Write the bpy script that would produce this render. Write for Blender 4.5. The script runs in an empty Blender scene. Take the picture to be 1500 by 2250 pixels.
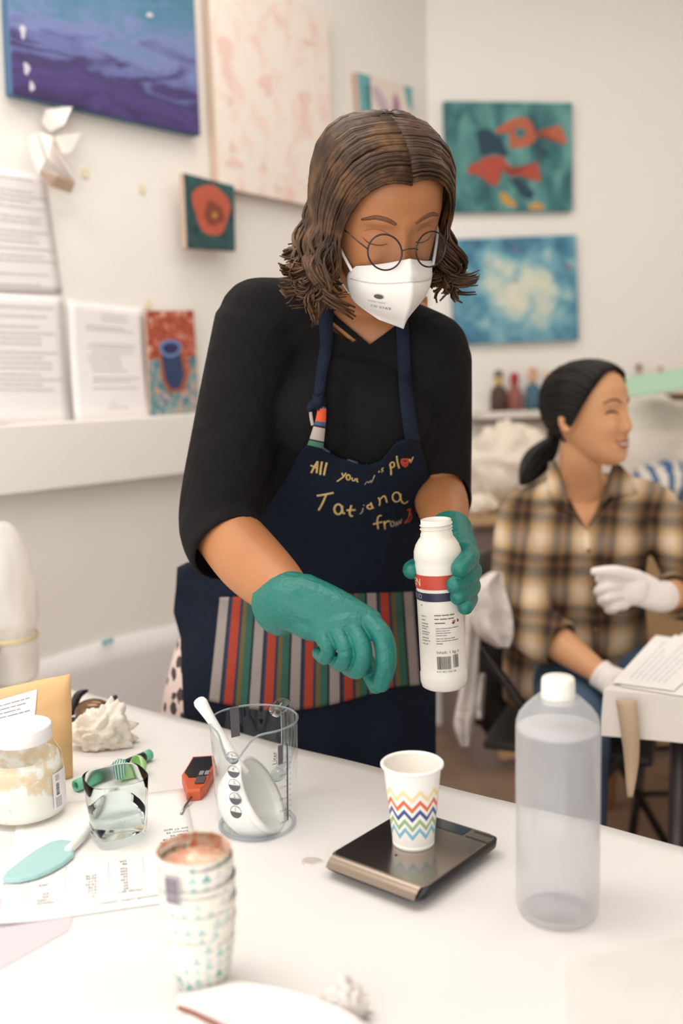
import bpy, bmesh, math, random
import numpy as np
from mathutils import Vector, Matrix, noise
from mathutils.bvhtree import BVHTree

V = Vector
random.seed(7)
SC = bpy.context.scene
COL = SC.collection

# ------------------------------------------------------------------ camera
FPX = 2187.5                                   # 35 mm lens on a 36 mm tall sensor, 2250 px tall
CAM = V((0, 0, 1.30))
PITCH = math.atan(295 / FPX)
ROLL = 0.026
F = V((0, math.cos(PITCH), -math.sin(PITCH)))
R0 = V((1, 0, 0)); U0 = V((0, math.sin(PITCH), math.cos(PITCH)))
RR = R0 * math.cos(ROLL) - U0 * math.sin(ROLL)
UU = U0 * math.cos(ROLL) + R0 * math.sin(ROLL)
cam = bpy.data.objects.new('camera', bpy.data.cameras.new('camera'))
COL.objects.link(cam)
cam.matrix_world = Matrix((( RR.x, UU.x, -F.x, CAM.x), (RR.y, UU.y, -F.y, CAM.y), (RR.z, UU.z, -F.z, CAM.z), (0, 0, 0, 1)))
cam.data.sensor_fit = 'VERTICAL'; cam.data.sensor_height = 36; cam.data.sensor_width = 24; cam.data.lens = 35
cam.data.clip_start = 0.02
cam.data.dof.use_dof = True; cam.data.dof.focus_distance = 1.30; cam.data.dof.aperture_fstop = 2.2
SC.camera = cam

# ------------------------------------------------------------------ world, lights, exposure
def lin(c):
    f = lambda v: (v / 12.92 if v <= 0.04045 else ((v + 0.055) / 1.055) ** 2.4)
    return tuple(f(v / 255.0) for v in c[:3]) + (1.0,)
w = bpy.data.worlds.new('world'); SC.world = w; w.use_nodes = True
w.node_tree.nodes['Background'].inputs[0].default_value = (1.0, 0.992, 0.975, 1)
w.node_tree.nodes['Background'].inputs[1].default_value = 2.25
SC.view_settings.view_transform = 'Standard'; SC.view_settings.look = 'None'
SC.view_settings.gamma = 1.0; SC.view_settings.use_curve_mapping = False
SC.view_settings.exposure = 0.25
LIGHTS = [((-0.75, 0.95, 2.83), 1.3, 0.6, 15), ((0.9, 0.9, 2.83), 1.3, 0.6, 7), ((1.5, 2.5, 2.83), 1.3, 0.6, 7), ((-0.35, 2.2, 2.83), 1.1, 0.5, 10)]
for loc, sx, sy, e in LIGHTS:
    l = bpy.data.lights.new('ceiling_lamp_light', 'AREA'); l.shape = 'RECTANGLE'; l.size = sx; l.size_y = sy
    l.energy = e; l.color = (1.0, 0.955, 0.90)
    lo = bpy.data.objects.new('ceiling_lamp_light', l); COL.objects.link(lo); lo.location = loc

# ------------------------------------------------------------------ pixel helpers
def ray(x, y): return F + RR * ((x - 750) / FPX) + UU * ((1125 - y) / FPX)
def P(x, y, Y): d = ray(x, y); return CAM + d * (Y / d.y)
def PZ(x, y, z): d = ray(x, y); return CAM + d * ((z - CAM.z) / d.z)
def PP(x, y, p0, n): d = ray(x, y); return CAM + d * ((p0 - CAM).dot(n) / d.dot(n))
def depth(p): return (V(p) - CAM).dot(F)
def pxm(wd, p): return wd * depth(p) / FPX        # pixels to metres at p
def proj(p): q = V(p) - CAM; k = FPX / q.dot(F); return (750 + q.dot(RR) * k, 1125 - q.dot(UU) * k)
def zat(x, y, b):                                 # height above base b whose projection has row y
    lo, hi = b.z - 1, b.z + 2
    for _ in range(50):
        m = (lo + hi) / 2
        if proj((b.x, b.y, m))[1] > y: lo = m
        else: hi = m
    return lo
def ss(a, b, x):
    t = np.clip((x - a) / (b - a), 0, 1); return t * t * (3 - 2 * t)

# ------------------------------------------------------------------ materials
class NT:
    def __init__(s, m): s.t = m.node_tree; s.n = s.t.nodes
    def __call__(s, typ, ins=None, **props):
        nd = s.n.new(typ)
        for k, v in props.items(): setattr(nd, k, v)
        for k, v in (ins or {}).items():
            if isinstance(v, bpy.types.NodeSocket): s.t.links.new(v, nd.inputs[k])
            else: nd.inputs[k].default_value = v
        return nd
    def mix(s, f, a, b, bt='MIX'):
        nd = s.n.new('ShaderNodeMix'); nd.data_type = 'RGBA'; nd.blend_type = bt
        for i, v in ((0, f), (6, a), (7, b)):
            if isinstance(v, bpy.types.NodeSocket): s.t.links.new(v, nd.inputs[i])
            else: nd.inputs[i].default_value = v
        return nd.outputs[2]
    def math(s, op, a, b=0.0, c=0.0):
        nd = s.n.new('ShaderNodeMath'); nd.operation = op
        for i, v in enumerate((a, b, c)):
            if isinstance(v, bpy.types.NodeSocket): s.t.links.new(v, nd.inputs[i])
            else: nd.inputs[i].default_value = v
        return nd.outputs[0]
    def ramp(s, f, stops, interp='LINEAR'):
        nd = s.n.new('ShaderNodeValToRGB'); cr = nd.color_ramp; cr.interpolation = interp
        while len(cr.elements) < len(stops): cr.elements.new(0.5)
        for e, (p, c) in zip(cr.elements, stops): e.position = p; e.color = lin(c)
        s.t.links.new(f, nd.inputs[0]); return nd.outputs[0]
    def noise(s, vec, scale, detail=3, rough=0.5, dist=0.0):
        nd = s('ShaderNodeTexNoise', {'Scale': scale, 'Detail': detail, 'Roughness': rough, 'Distortion': dist})
        if vec is not None: s.t.links.new(vec, nd.inputs['Vector'])
        return nd.outputs[0]
    def bump(s, h, strength, dist=0.002):
        return s('ShaderNodeBump', {'Height': h, 'Strength': strength, 'Distance': dist}).outputs[0]
MATS = {}
def mat(name, col=(200, 200, 200), rough=0.6, metal=0.0, var=0.0, vscale=20.0, bump=0.0, bscale=200.0, bdist=0.001, fn=None, **kw):
    if name in MATS: return MATS[name]
    m = bpy.data.materials.new(name); m.use_nodes = True; MATS[name] = m
    n = NT(m); b = n.n['Principled BSDF']
    b.inputs['Base Color'].default_value = lin(col); b.inputs['Roughness'].default_value = rough; b.inputs['Metallic'].default_value = metal
    tc = n('ShaderNodeTexCoord'); ob = tc.outputs['Object']
    if var:
        nz = n.noise(ob, vscale, 4)
        dark = tuple(c * (1 - var) for c in lin(col)[:3]) + (1,); lite = tuple(min(1, c * (1 + var)) for c in lin(col)[:3]) + (1,)
        n.t.links.new(n.mix(nz, dark, lite), b.inputs['Base Color'])
    if bump:
        n.t.links.new(n.bump(n.noise(ob, bscale, 3), bump, bdist), b.inputs['Normal'])
    for k, v in kw.items(): b.inputs[k].default_value = v
    if fn: fn(n, b, tc)
    return m
def glassy(name, tint=(255, 255, 255), refl=1.0, rough=0.0):
    """thin clear wall: see-through with a fresnel sheen"""
    if name in MATS: return MATS[name]
    m = bpy.data.materials.new(name); m.use_nodes = True; MATS[name] = m
    n = NT(m); n.n.remove(n.n['Principled BSDF'])
    t = n('ShaderNodeBsdfTransparent', {'Color': lin(tint)}); g = n('ShaderNodeBsdfGlossy', {'Color': (1, 1, 1, 1), 'Roughness': rough})
    lw = n('ShaderNodeLayerWeight', {'Blend': 0.5})
    f = n.math('MINIMUM', n.math('MULTIPLY', n.math('ADD', 0.035, n.math('MULTIPLY', n.math('POWER', lw.outputs['Facing'], 4.0), 0.55)), refl), 0.9)
    mx = n('ShaderNodeMixShader', {0: f, 1: t.outputs[0], 2: g.outputs[0]})
    n.t.links.new(mx.outputs[0], n.n['Material Output'].inputs[0])
    return m
WHITE_PAPER = mat('white_paper', (246, 243, 240), 0.75, bump=0.06, bscale=35, bdist=0.004)
INK = mat('black_ink', (40, 38, 42), 0.7); INK_GREY = mat('grey_ink', (120, 116, 122), 0.7); INK_PALE = mat('pale_ink', (198, 194, 200), 0.8)

# ------------------------------------------------------------------ mesh helpers
def mesh(name, vs, fs, mats=None, parent=None, mi=None, smooth=True, uv=None, loc=None, link=True):
    me = bpy.data.meshes.new(name)
    vs = [V(v) for v in vs]
    if loc is not None: L = V(loc); vs = [v - L for v in vs]
    elif parent is not None: L = parent['_o']; vs = [v - V(L) for v in vs]
    me.from_pydata([tuple(v) for v in vs], [], [tuple(f) for f in fs])
    if mats is not None:
        for m in (mats if isinstance(mats, (list, tuple)) else [mats]): me.materials.append(m)
    if mi is not None: me.polygons.foreach_set('material_index', list(mi))
    if smooth: me.polygons.foreach_set('use_smooth', [True] * len(me.polygons))
    if uv is not None:
        ul = me.uv_layers.new(name='UVMap')
        ul.data.foreach_set('uv', [c for lp in me.loops for c in uv[lp.vertex_index]])
    me.update()
    o = bpy.data.objects.new(name, me)
    if link: COL.objects.link(o)
    if loc is not None: o.location = loc; o['_o'] = tuple(loc)
    else: o['_o'] = (0, 0, 0) if parent is None else tuple(parent['_o'])
    if parent is not None: o.parent = parent
    return o
def tag(o, label, cat, group=None, kind=None):
    o['label'] = label
    if cat: o['category'] = cat
    if group: o['group'] = group
    if kind: o['kind'] = kind
    return o
def struct(o, label=None):
    o['kind'] = 'structure'
    if label: o['label'] = label
    return o
def thing(name, label, cat, loc, group=None):
    o = bpy.data.objects.new(name, None); COL.objects.link(o); o.location = loc; o['_o'] = tuple(loc)
    o.empty_display_size = 0.05
    return tag(o, label, cat, group)
def box(c, sx, sy, sz, ax=None):
    ax = ax or (V((1, 0, 0)), V((0, 1, 0)), V((0, 0, 1)))
    vs = [V(c) + ax[0] * (i * sx / 2) + ax[1] * (j * sy / 2) + ax[2] * (k * sz / 2) for i in (-1, 1) for j in (-1, 1) for k in (-1, 1)]
    return vs, [(0, 1, 3, 2), (4, 6, 7, 5), (0, 4, 5, 1), (2, 3, 7, 6), (0, 2, 6, 4), (1, 5, 7, 3)]
def join(parts):
    vs, fs = [], []
    for a, b in parts:
        o = len(vs); vs += list(a); fs += [tuple(i + o for i in f) for f in b]
    return vs, fs
def lathe(prof, n=40, base=(0, 0, 0), up=None, fn=None, side=None):
    up = (up or V((0, 0, 1))).normalized(); b = V(base)
    if side is None: side = V((1, 0, 0)) if abs(up.x) < 0.9 else V((0, 1, 0))
    e1 = (side - up * side.dot(up)).normalized(); e2 = up.cross(e1)
    vs, fs, rings = [], [], []
    for k, (r, z) in enumerate(prof):
        if r < 1e-6: rings.append([len(vs)]); vs.append(b + up * z); continue
        ring = []
        for i in range(n):
            a = 2 * math.pi * i / n; rr, zz = r, z
            if fn: rr, zz = fn(k, a, r, z)
            ring.append(len(vs)); vs.append(b + e1 * (rr * math.cos(a)) + e2 * (rr * math.sin(a)) + up * zz)
        rings.append(ring)
    for A, B in zip(rings[:-1], rings[1:]):
        if len(A) == 1 and len(B) == 1: continue
        for i in range(n):
            j = (i + 1) % n
            if len(A) == 1: fs.append((A[0], B[j], B[i]))
            elif len(B) == 1: fs.append((A[i], A[j], B[0]))
            else: fs.append((A[i], A[j], B[j], B[i]))
    return vs, fs
def frames(pts, hint=None):
    pts = [V(p) for p in pts]; T = []
    for i in range(len(pts)):
        a = pts[max(0, i - 1)]; b = pts[min(len(pts) - 1, i + 1)]; t = (b - a)
        T.append(t.normalized() if t.length > 1e-9 else V((0, 0, 1)))
    n = V(hint) if hint is not None else (V((0, 0, 1)) if abs(T[0].z) < 0.9 else V((1, 0, 0)))
    out = []
    for t in T:
        n = n - t * n.dot(t)
        if n.length < 1e-6: n = t.orthogonal()
        n.normalize(); out.append((t, n.copy(), t.cross(n)))
    return out
def tube(pts, r, n=8, caps=True, r2=None, hint=None):
    """tube along pts, radius r (scalar or list) along the hint normal, r2 across it"""
    k = len(pts); r = [r] * k if not hasattr(r, '__len__') else r
    r2 = r if r2 is None else ([r2] * k if not hasattr(r2, '__len__') else r2)
    fr = frames(pts, hint); vs, fs = [], []
    for p, (t, a, b), ra, rb in zip(pts, fr, r, r2):
        for i in range(n):
            an = 2 * math.pi * i / n; vs.append(V(p) + a * (ra * math.cos(an)) + b * (rb * math.sin(an)))
    for s in range(k - 1):
        for i in range(n):
            j = (i + 1) % n; fs.append((s * n + i, s * n + j, s * n + n + j, s * n + n + i))
    if caps: fs.append(tuple(range(n - 1, -1, -1))); fs.append(tuple(range((k - 1) * n, k * n)))
    return vs, fs
def spline(pts, m=6):
    """Catmull-Rom through pts (tuples of any length)"""
    A = [np.array(p, float) for p in pts]; out = []
    for i in range(len(A) - 1):
        p0 = A[max(i - 1, 0)]; p1 = A[i]; p2 = A[i + 1]; p3 = A[min(i + 2, len(A) - 1)]
        for k in range(m):
            t = k / m
            out.append(0.5 * ((2 * p1) + (-p0 + p2) * t + (2 * p0 - 5 * p1 + 4 * p2 - p3) * t * t + (-p0 + 3 * p1 - 3 * p2 + p3) * t ** 3))
    out.append(A[-1]); return out
def prism(poly, h, up=V((0, 0, 1)), bevel=0.0):
    """poly: ring of 3D points (bottom); extruded by h along up, optional top chamfer"""
    n = len(poly); c = sum((V(p) for p in poly), V()) / n; vs = [V(p) for p in poly]; fs = []
    lv = [(0, h - bevel), (bevel, h)] if bevel else [(0, h)]
    for ins, z in lv:
        for p in poly:
            d = (c - V(p)); vs.append(V(p) + d.normalized() * ins + up * z)
    for k in range(len(lv)):
        for i in range(n): j = (i + 1) % n; fs.append((k * n + i, k * n + j, k * n + n + j, k * n + n + i))
    fs.append(tuple(range(n - 1, -1, -1))); fs.append(tuple(range(len(lv) * n, len(lv) * n + n)))
    return vs, fs
def grid(nu, nv, fn):
    vs = [V(fn(i / nu, j / nv)) for j in range(nv + 1) for i in range(nu + 1)]
    uv = [(i / nu, j / nv) for j in range(nv + 1) for i in range(nu + 1)]
    fs = [(j * (nu + 1) + i, j * (nu + 1) + i + 1, (j + 1) * (nu + 1) + i + 1, (j + 1) * (nu + 1) + i) for j in range(nv) for i in range(nu)]
    return vs, fs, uv
def thick(o, t, offset=-1.0):
    md = o.modifiers.new('solid', 'SOLIDIFY'); md.thickness = t; md.offset = offset; return o
def bevel(o, wd, seg=2):
    md = o.modifiers.new('bevel', 'BEVEL'); md.width = wd; md.segments = seg; md.limit_method = 'ANGLE'; return o
def bake(o):
    """apply modifiers"""
    dg = bpy.context.evaluated_depsgraph_get(); me = bpy.data.meshes.new_from_object(o.evaluated_get(dg))
    old = o.data; o.modifiers.clear(); o.data = me; bpy.data.meshes.remove(old); return o
def fuse(parts, name, voxel, smooth=6, fac=0.5):
    """voxel-union of closed shells into one continuous smooth surface; returns verts, faces"""
    vs, fs = join(parts); o = mesh(name, vs, fs)
    md = o.modifiers.new('r', 'REMESH'); md.mode = 'VOXEL'; md.voxel_size = voxel; md.use_smooth_shade = True
    if smooth: sm = o.modifiers.new('s', 'SMOOTH'); sm.iterations = smooth; sm.factor = fac
    bpy.context.view_layer.update(); bake(o)
    me = o.data; co = np.empty(len(me.vertices) * 3); me.vertices.foreach_get('co', co)
    f = [tuple(p.vertices) for p in me.polygons]
    bpy.data.objects.remove(o); bpy.data.meshes.remove(me)
    return co.reshape(-1, 3), f
def ball(c, rx, ry, rz, ax=None, nu=24, nv=16):
    ax = ax or (V((1, 0, 0)), V((0, 1, 0)), V((0, 0, 1))); c = V(c); vs, fs = [], []
    vs.append(c + ax[2] * rz)
    for j in range(1, nv):
        t = math.pi * j / nv
        for i in range(nu):
            a = 2 * math.pi * i / nu; vs.append(c + ax[0] * (rx * math.sin(t) * math.cos(a)) + ax[1] * (ry * math.sin(t) * math.sin(a)) + ax[2] * (rz * math.cos(t)))
    vs.append(c - ax[2] * rz); L = len(vs) - 1
    for i in range(nu): k = (i + 1) % nu; fs.append((0, 1 + i, 1 + k)); fs.append((L, L - nu + k, L - nu + i))
    for j in range(nv - 2):
        for i in range(nu): k = (i + 1) % nu; a = 1 + j * nu; fs.append((a + i, a + nu + i, a + nu + k, a + k))
    return vs, fs
def limb(pts, r, n=20, r2=None, hint=None, m=5, round_ends=True):
    """tapered tube with rounded ends through joint points"""
    k = len(pts); rl = [r] * k if not hasattr(r, '__len__') else list(r); r2l = rl if r2 is None else list(r2)
    S = spline([tuple(p) + (a, b) for p, a, b in zip(pts, rl, r2l)], m)
    pp = [V(s[:3]) for s in S]; ra = [max(1e-4, s[3]) for s in S]; rb = [max(1e-4, s[4]) for s in S]
    if round_ends:
        t0 = (pp[0] - pp[1]).normalized(); t1 = (pp[-1] - pp[-2]).normalized(); hp, ha, hb, tp, ta, tb = [], [], [], [], [], []
        for q in (0.98, 0.85, 0.6, 0.3):
            c = math.sqrt(1 - q * q)
            hp.append(pp[0] + t0 * (min(ra[0], rb[0]) * q)); ha.append(ra[0] * c); hb.append(rb[0] * c)
            tp.insert(0, pp[-1] + t1 * (min(ra[-1], rb[-1]) * q)); ta.insert(0, ra[-1] * c); tb.insert(0, rb[-1] * c)
        pp = hp + pp + tp; ra = ha + ra + ta; rb = hb + rb + tb
    return tube(pp, ra, n, True, rb, hint)
def text2d(lines, font_shear=0.0):
    """lines: (string, x, y, size) -> flat triangles in 2D"""
    vs, fs = [], []
    for s, x, y, size in lines:
        cu = bpy.data.curves.new('t', 'FONT'); cu.body = s; cu.size = size; cu.shear = font_shear; cu.resolution_u = 2
        ob = bpy.data.objects.new('t', cu); me = bpy.data.meshes.new_from_object(ob)
        o = len(vs); vs += [(v.co.x + x, v.co.y + y) for v in me.vertices]; fs += [tuple(i + o for i in p.vertices) for p in me.polygons]
        bpy.data.objects.remove(ob); bpy.data.curves.remove(cu); bpy.data.meshes.remove(me)
    return vs, fs
def bars2d(rows, rnd):
    """rows of print too small to read: (x0, x1, y, h) -> word-length dashes"""
    vs, fs = [], []
    for x0, x1, y, h in rows:
        x = x0
        while x < x1 - h:
            e = min(x1, x + h * rnd.uniform(2.0, 7.0)); o = len(vs)
            vs += [(x, y), (e, y), (e, y + h * 0.62), (x, y + h * 0.62)]; fs.append((o, o + 1, o + 2, o + 3)); x = e + h * 0.55
    return vs, fs
def rect2d(rs):
    vs, fs = [], []
    for x0, y0, x1, y1 in rs:
        o = len(vs); vs += [(x0, y0), (x1, y0), (x1, y1), (x0, y1)]; fs.append((o, o + 1, o + 2, o + 3))
    return vs, fs
def stroke2d(poly, wd):
    """polyline -> ribbon"""
    P2 = [V((p[0], p[1], 0)) for p in poly]; vs, fs = [], []
    for i, p in enumerate(P2):
        t = (P2[min(i + 1, len(P2) - 1)] - P2[max(0, i - 1)]).normalized(); nn = V((-t.y, t.x, 0)) * wd / 2
        vs += [(p + nn)[:2], (p - nn)[:2]]
        if i: fs.append((2 * i - 2, 2 * i - 1, 2 * i + 1, 2 * i))
    return vs, fs
# ================================================================== room shell
def plaster(n, b, tc):
    z = n.noise(tc.outputs['Object'], 1.3, 3); c = n.mix(z, lin((242, 237, 230)), lin((248, 244, 238)))
    n.t.links.new(c, b.inputs['Base Color'])
    n.t.links.new(n.bump(n.noise(tc.outputs['Object'], 90, 3), 0.08, 0.002), b.inputs['Normal'])
WALL = mat('wall_plaster', rough=0.85, fn=plaster)
TH = math.atan(1810 / FPX)
dL = V((math.sin(TH), math.cos(TH), 0)); nL = V((math.cos(TH), -math.sin(TH), 0))      # left wall: along, into room
W0 = P(235, 800, 2.5); W0.z = 0
CORNER = W0 + dL * 1.42
a9 = math.radians(9); dB = V((math.cos(a9), math.sin(a9), 0)); nB = V((math.sin(a9), -math.cos(a9), 0))
HC = 2.9
def wallbox(a, b, n, z0, z1, t=0.12):
    vs = [V((p.x, p.y, z)) + q for p in (a, b) for q in (V(), -n * t) for z in (z0, z1)]
    return vs, [(0, 1, 5, 4), (2, 6, 7, 3), (0, 2, 3, 1), (4, 5, 7, 6), (0, 4, 6, 2), (1, 3, 7, 5)]
A0 = CORNER - dL * 5.2; B1 = CORNER + dB * 3.4
struct(mesh('wall_left', *wallbox(A0, CORNER, nL, 0, HC), WALL, smooth=False), 'off-white plaster wall hung with paintings and paper sheets')
struct(mesh('wall_back', *wallbox(CORNER, B1, nB, 0, HC), WALL, smooth=False), 'off-white plaster wall behind the seated woman')
C1 = V((B1.x, -1.2, 0)); nR = V((-1, 0, 0))
struct(mesh('wall_right', *wallbox(B1, C1, nR, 0, HC), WALL, smooth=False), 'plain off-white side wall')
struct(mesh('wall_rear_light_block', *wallbox(C1, V((0.55, -1.2, 0)), V((0, 1, 0)), 0, HC), WALL, smooth=False), 'unseen off-white wall added behind the camera to block light from the right')  # added out of view: blocks rear-right light so the back wall darkens
def floorfn(n, b, tc):
    z = n.noise(tc.outputs['Object'], 3.0, 5, 0.6); c = n.ramp(z, [(0.3, (128, 102, 86)), (0.7, (164, 136, 116))]); n.t.links.new(c, b.inputs['Base Color'])
FLOOR = mat('floor_brown', rough=0.5, fn=floorfn)
struct(mesh('floor', *box((0.3, 1.6, -0.05), 9, 8, 0.1), FLOOR, smooth=False), 'dark brown floor')
struct(mesh('ceiling', *box((0.3, 1.6, HC + 0.05), 9, 8, 0.1), WALL, smooth=False), 'white ceiling')
for k, (loc, sx, sy, e) in enumerate(LIGHTS):
    t = thing('ceiling_lamp', ['large ceiling lamp panel over the work table', 'ceiling lamp panel above the camera on the right', 'ceiling lamp panel over the seated woman', 'ceiling lamp panel near the painting wall'][k], 'lamp', (loc[0], loc[1], HC), 'ceiling lamp panels')
    mesh('housing', *box((loc[0], loc[1], HC - 0.025), sx + 0.06, sy + 0.06, 0.05), mat('lamp_housing', (225, 225, 225), 0.4), t, smooth=False)

# boxed ledge along the left wall
lt = PP(235, 921, W0 + nL * 0.05, nL).z; lb = PP(235, 1062, W0 + nL * 0.05, nL).z
ea = CORNER - dL * 5.0 + nL * 0.05; eb = CORNER - dL * 0.02 + nL * 0.05
o = mesh('trim_1', *wallbox(ea, eb, nL, lb, lt, 0.05), mat('ledge_white', (243, 238, 231), 0.6, bump=0.05, bscale=60), smooth=False); bevel(o, 0.004)
struct(o, 'white boxed ledge running along the wall below the papers')
# white sheet lining the lower wall, taped along its top edge
p0 = W0 + nL * 0.012
s0 = PP(40, 1464, p0, nL); s1 = PP(420, 1356, p0, nL); s1.z = s0.z = (s0.z + s1.z) / 2
def lw(u, v):
    p = (s0 - dL * 0.9).lerp(s1 + dL * 0.45, u); p.z = s0.z * v + 0.004 * math.sin(u * 23) * v; return p + nL * (0.006 * math.sin(u * 31 + v * 3) * (1 - v))
vs, fs, uv = grid(40, 10, lw)
o = mesh('wall_paper_sheet', vs, fs, mat('lining_paper', (240, 236, 236), 0.7), uv=uv); thick(o, 0.002)
tag(o, 'large white paper sheet lining the lower wall beneath the ledge', 'paper')
for k, (x, y) in enumerate(((230, 1412), (243, 1408))):
    c = PP(x, y, W0 + nL * 0.02, nL); vs, fs = box(c, 0.014, 0.002, 0.012, (dL, nL, V((0, 0, 1))))
    tag(mesh('tape_bit', vs, fs, mat('teal_tape', (120, 190, 200), 0.5), smooth=False), ['left', 'right'][k] + ' one of two tiny blue tape bits on the lower wall paper edge', 'tape', 'blue tape bits')

# ================================================================== pictures
LIN_SIDE = mat('canvas_side', (196, 168, 148), 0.8)
def picture(name, px, wall, t, mfront, mside, label, cat='painting', gap=0.003, rnd=0.0):
    W, n = (W0, nL) if wall == 'L' else (CORNER, nB)
    pl = W + n * (t + gap); c = [PP(x, y, pl, n) for x, y in px]       # TL TR BR BL
    root = thing(name, label, cat, sum(c, V()) / 4 - n * t)
    N = 8
    def f(u, v): return (c[3].lerp(c[2], u)).lerp(c[0].lerp(c[1], u), v)
    vs, fs, uv = grid(N, N, f); k = len(vs); nf = len(fs)
    vs += [v - n * t for v in vs]; uv += uv
    fs += [tuple(i + k for i in reversed(q)) for q in fs]
    M = N + 1; rim = [i for i in range(M)] + [M * j + N for j in range(1, M)] + [M * N + i for i in range(N - 1, -1, -1)] + [M * j for j in range(N - 1, 0, -1)]
    for a, b in zip(rim, rim[1:] + rim[:1]): fs.append((b, a, a + k, b + k))
    o = mesh('canvas', vs, fs, [mfront, mside], root, [0] * nf + [1] * (len(fs) - nf), smooth=False, uv=uv)
    if rnd: bevel(o, rnd)
    return root, lambda u, v, h=0.0008: f(u, v) + n * h
def decal(root, f, pts, m, name='painted_shape', h=0.0008):
    """flat paint patch on a picture; pts in picture uv"""
    c = (sum(p[0] for p in pts) / len(pts), sum(p[1] for p in pts) / len(pts)); n = len(pts)
    vs = [f(c[0], c[1], h)] + [f(p[0], p[1], h) for p in pts]
    return mesh(name, vs, [(0, 1 + i, 1 + (i + 1) % n) for i in range(n)], m, root, smooth=False)
def blob(cx, cy, rx, ry, n=28, am=0.12, seed=0, rot=0):
    out = []
    for i in range(n):
        a = 2 * math.pi * i / n; k = 1 + am * math.sin(3 * a + seed) + am * 0.6 * math.sin(5 * a + 2 * seed)
        x, y = rx * k * math.cos(a), ry * k * math.sin(a); out.append((cx + x * math.cos(rot) - y * math.sin(rot), cy + x * math.sin(rot) + y * math.cos(rot)))
    return out
def uvmap(n, tc, sx=1, sy=1, rot=0.0): return n('ShaderNodeMapping', {'Vector': tc.outputs['UV'], 'Scale': (sx, sy, 1), 'Rotation': (0, 0, rot)}).outputs[0]
def f_blue(n, b, tc):
    sep = n('ShaderNodeSeparateXYZ', {0: tc.outputs['UV']})
    z = n.noise(uvmap(n, tc, 1.2, 4.5, 0.12), 2.6, 6, 0.62, 1.2); z2 = n.noise(uvmap(n, tc, 3, 3), 3.4, 5, 0.6, 2.5)
    v = n.math('ADD', n.math('ADD', n.math('MULTIPLY', sep.outputs[1], 1.55), n.math('MULTIPLY', n.math('SUBTRACT', z, 0.5), 0.95)), n.math('MULTIPLY', sep.outputs[0], 0.10))
    c = n.ramp(v, [(0.0, (58, 40, 92)), (0.16, (78, 64, 128)), (0.27, (62, 50, 100)), (0.36, (98, 104, 160)), (0.5, (120, 132, 182)), (0.62, (98, 130, 168)), (0.8, (72, 124, 150)), (1, (66, 116, 140))])
    c2 = n.mix(n.ramp(z2, [(0.58, (0, 0, 0)), (0.72, (150, 150, 150))]), c, lin((48, 32, 88)))
    n.t.links.new(c2, b.inputs['Base Color'])
M_BLUE = mat('paint_blue_purple', rough=0.55, fn=f_blue, bump=0.0)
r, f = picture('abstract_painting', [(2, -330), (412, -350), (442, 299), (27, 207)], 'L', 0.03, M_BLUE, mat('blue_edge', (70, 105, 140), 0.6), 'large blue and purple abstract canvas high on the left wall', rnd=0.006)
for k, (cx, cy, rx, ry) in enumerate(((0.06, 0.27, 0.012, 0.03), (0.07, 0.12, 0.014, 0.025), (0.09, 0.05, 0.012, 0.02), (0.72, 0.40, 0.02, 0.008), (0.63, 0.62, 0.022, 0.012))):
    decal(r, f, blob(cx, cy, rx, ry, 14, 0.2, k), mat('pale_paint', (214, 208, 222), 0.6), 'paint_dab')
def f_pink(n, b, tc):
    z = n.noise(uvmap(n, tc, 2.2, 1.5), 4.2, 3, 0.55, 0.8); z2 = n.noise(uvmap(n, tc, 1, 1), 3, 2)
    k = n.ramp(z, [(0.50, (0, 0, 0)), (0.78, (255, 255, 255))])
    k = n.math('MULTIPLY', k, n.math('ADD', z2, 0.35))
    n.t.links.new(n.mix(k, lin((244, 233, 222)), lin((238, 188, 178))), b.inputs['Base Color'])
r, f = picture('pale_canvas', [(456, -70), (722, 32), (731, 462), (481, 410)], 'L', 0.03, mat('paint_pink', rough=0.7, fn=f_pink), mat('beige_edge', (205, 180, 160), 0.8), 'tall white canvas with faint pink blotches behind the standing woman')
for k, (cx, cy, rx, ry) in enumerate(((0.1, 0.63, 0.05, 0.10), (0.12, 0.42, 0.03, 0.028), (0.12, 0.20, 0.03, 0.026), (0.13, 0.13, 0.07, 0.022), (0.37, 0.14, 0.03, 0.02), (0.42, 0.55, 0.06, 0.05), (0.75, 0.52, 0.05, 0.06), (0.5, 0.05, 0.03, 0.018), (0.8, 0.82, 0.06, 0.016))):
    decal(r, f, blob(cx, cy, rx, ry, 18, 0.25, k), mat('pink_dab', (240, 208, 198), 0.7), 'pink_dab')
r, f = picture('flower_painting', [(784, 158), (905, 192), (908, 330), (797, 322)], 'L', 0.02, mat('paint_cream', (240, 226, 216), 0.7, var=0.05, vscale=8), LIN_SIDE, 'small pink and teal painting partly behind the standing woman\'s head')
TEAL_P = mat('paint_teal', (108, 180, 184), 0.7, var=0.15, vscale=25); MAUVE = mat('paint_mauve', (178, 134, 158), 0.7, var=0.15, vscale=30)
decal(r, f, [(0.005, 0.99), (0.22, 0.995), (0.12, 0.8), (0.14, 0.5), (0.4, 0.2), (0.55, 0.01), (0.01, 0.01)], TEAL_P)
decal(r, f, [(0.84, 0.99), (0.99, 0.99), (0.99, 0.62), (0.9, 0.7)], TEAL_P)
decal(r, f, blob(0.42, 0.62, 0.09, 0.3, 20, 0.06, 1, 0.5), mat('paint_lilac', (206, 184, 204), 0.7)); decal(r, f, blob(0.68, 0.5, 0.075, 0.33, 20, 0.06, 2, 0.0), MAUVE)
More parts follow.
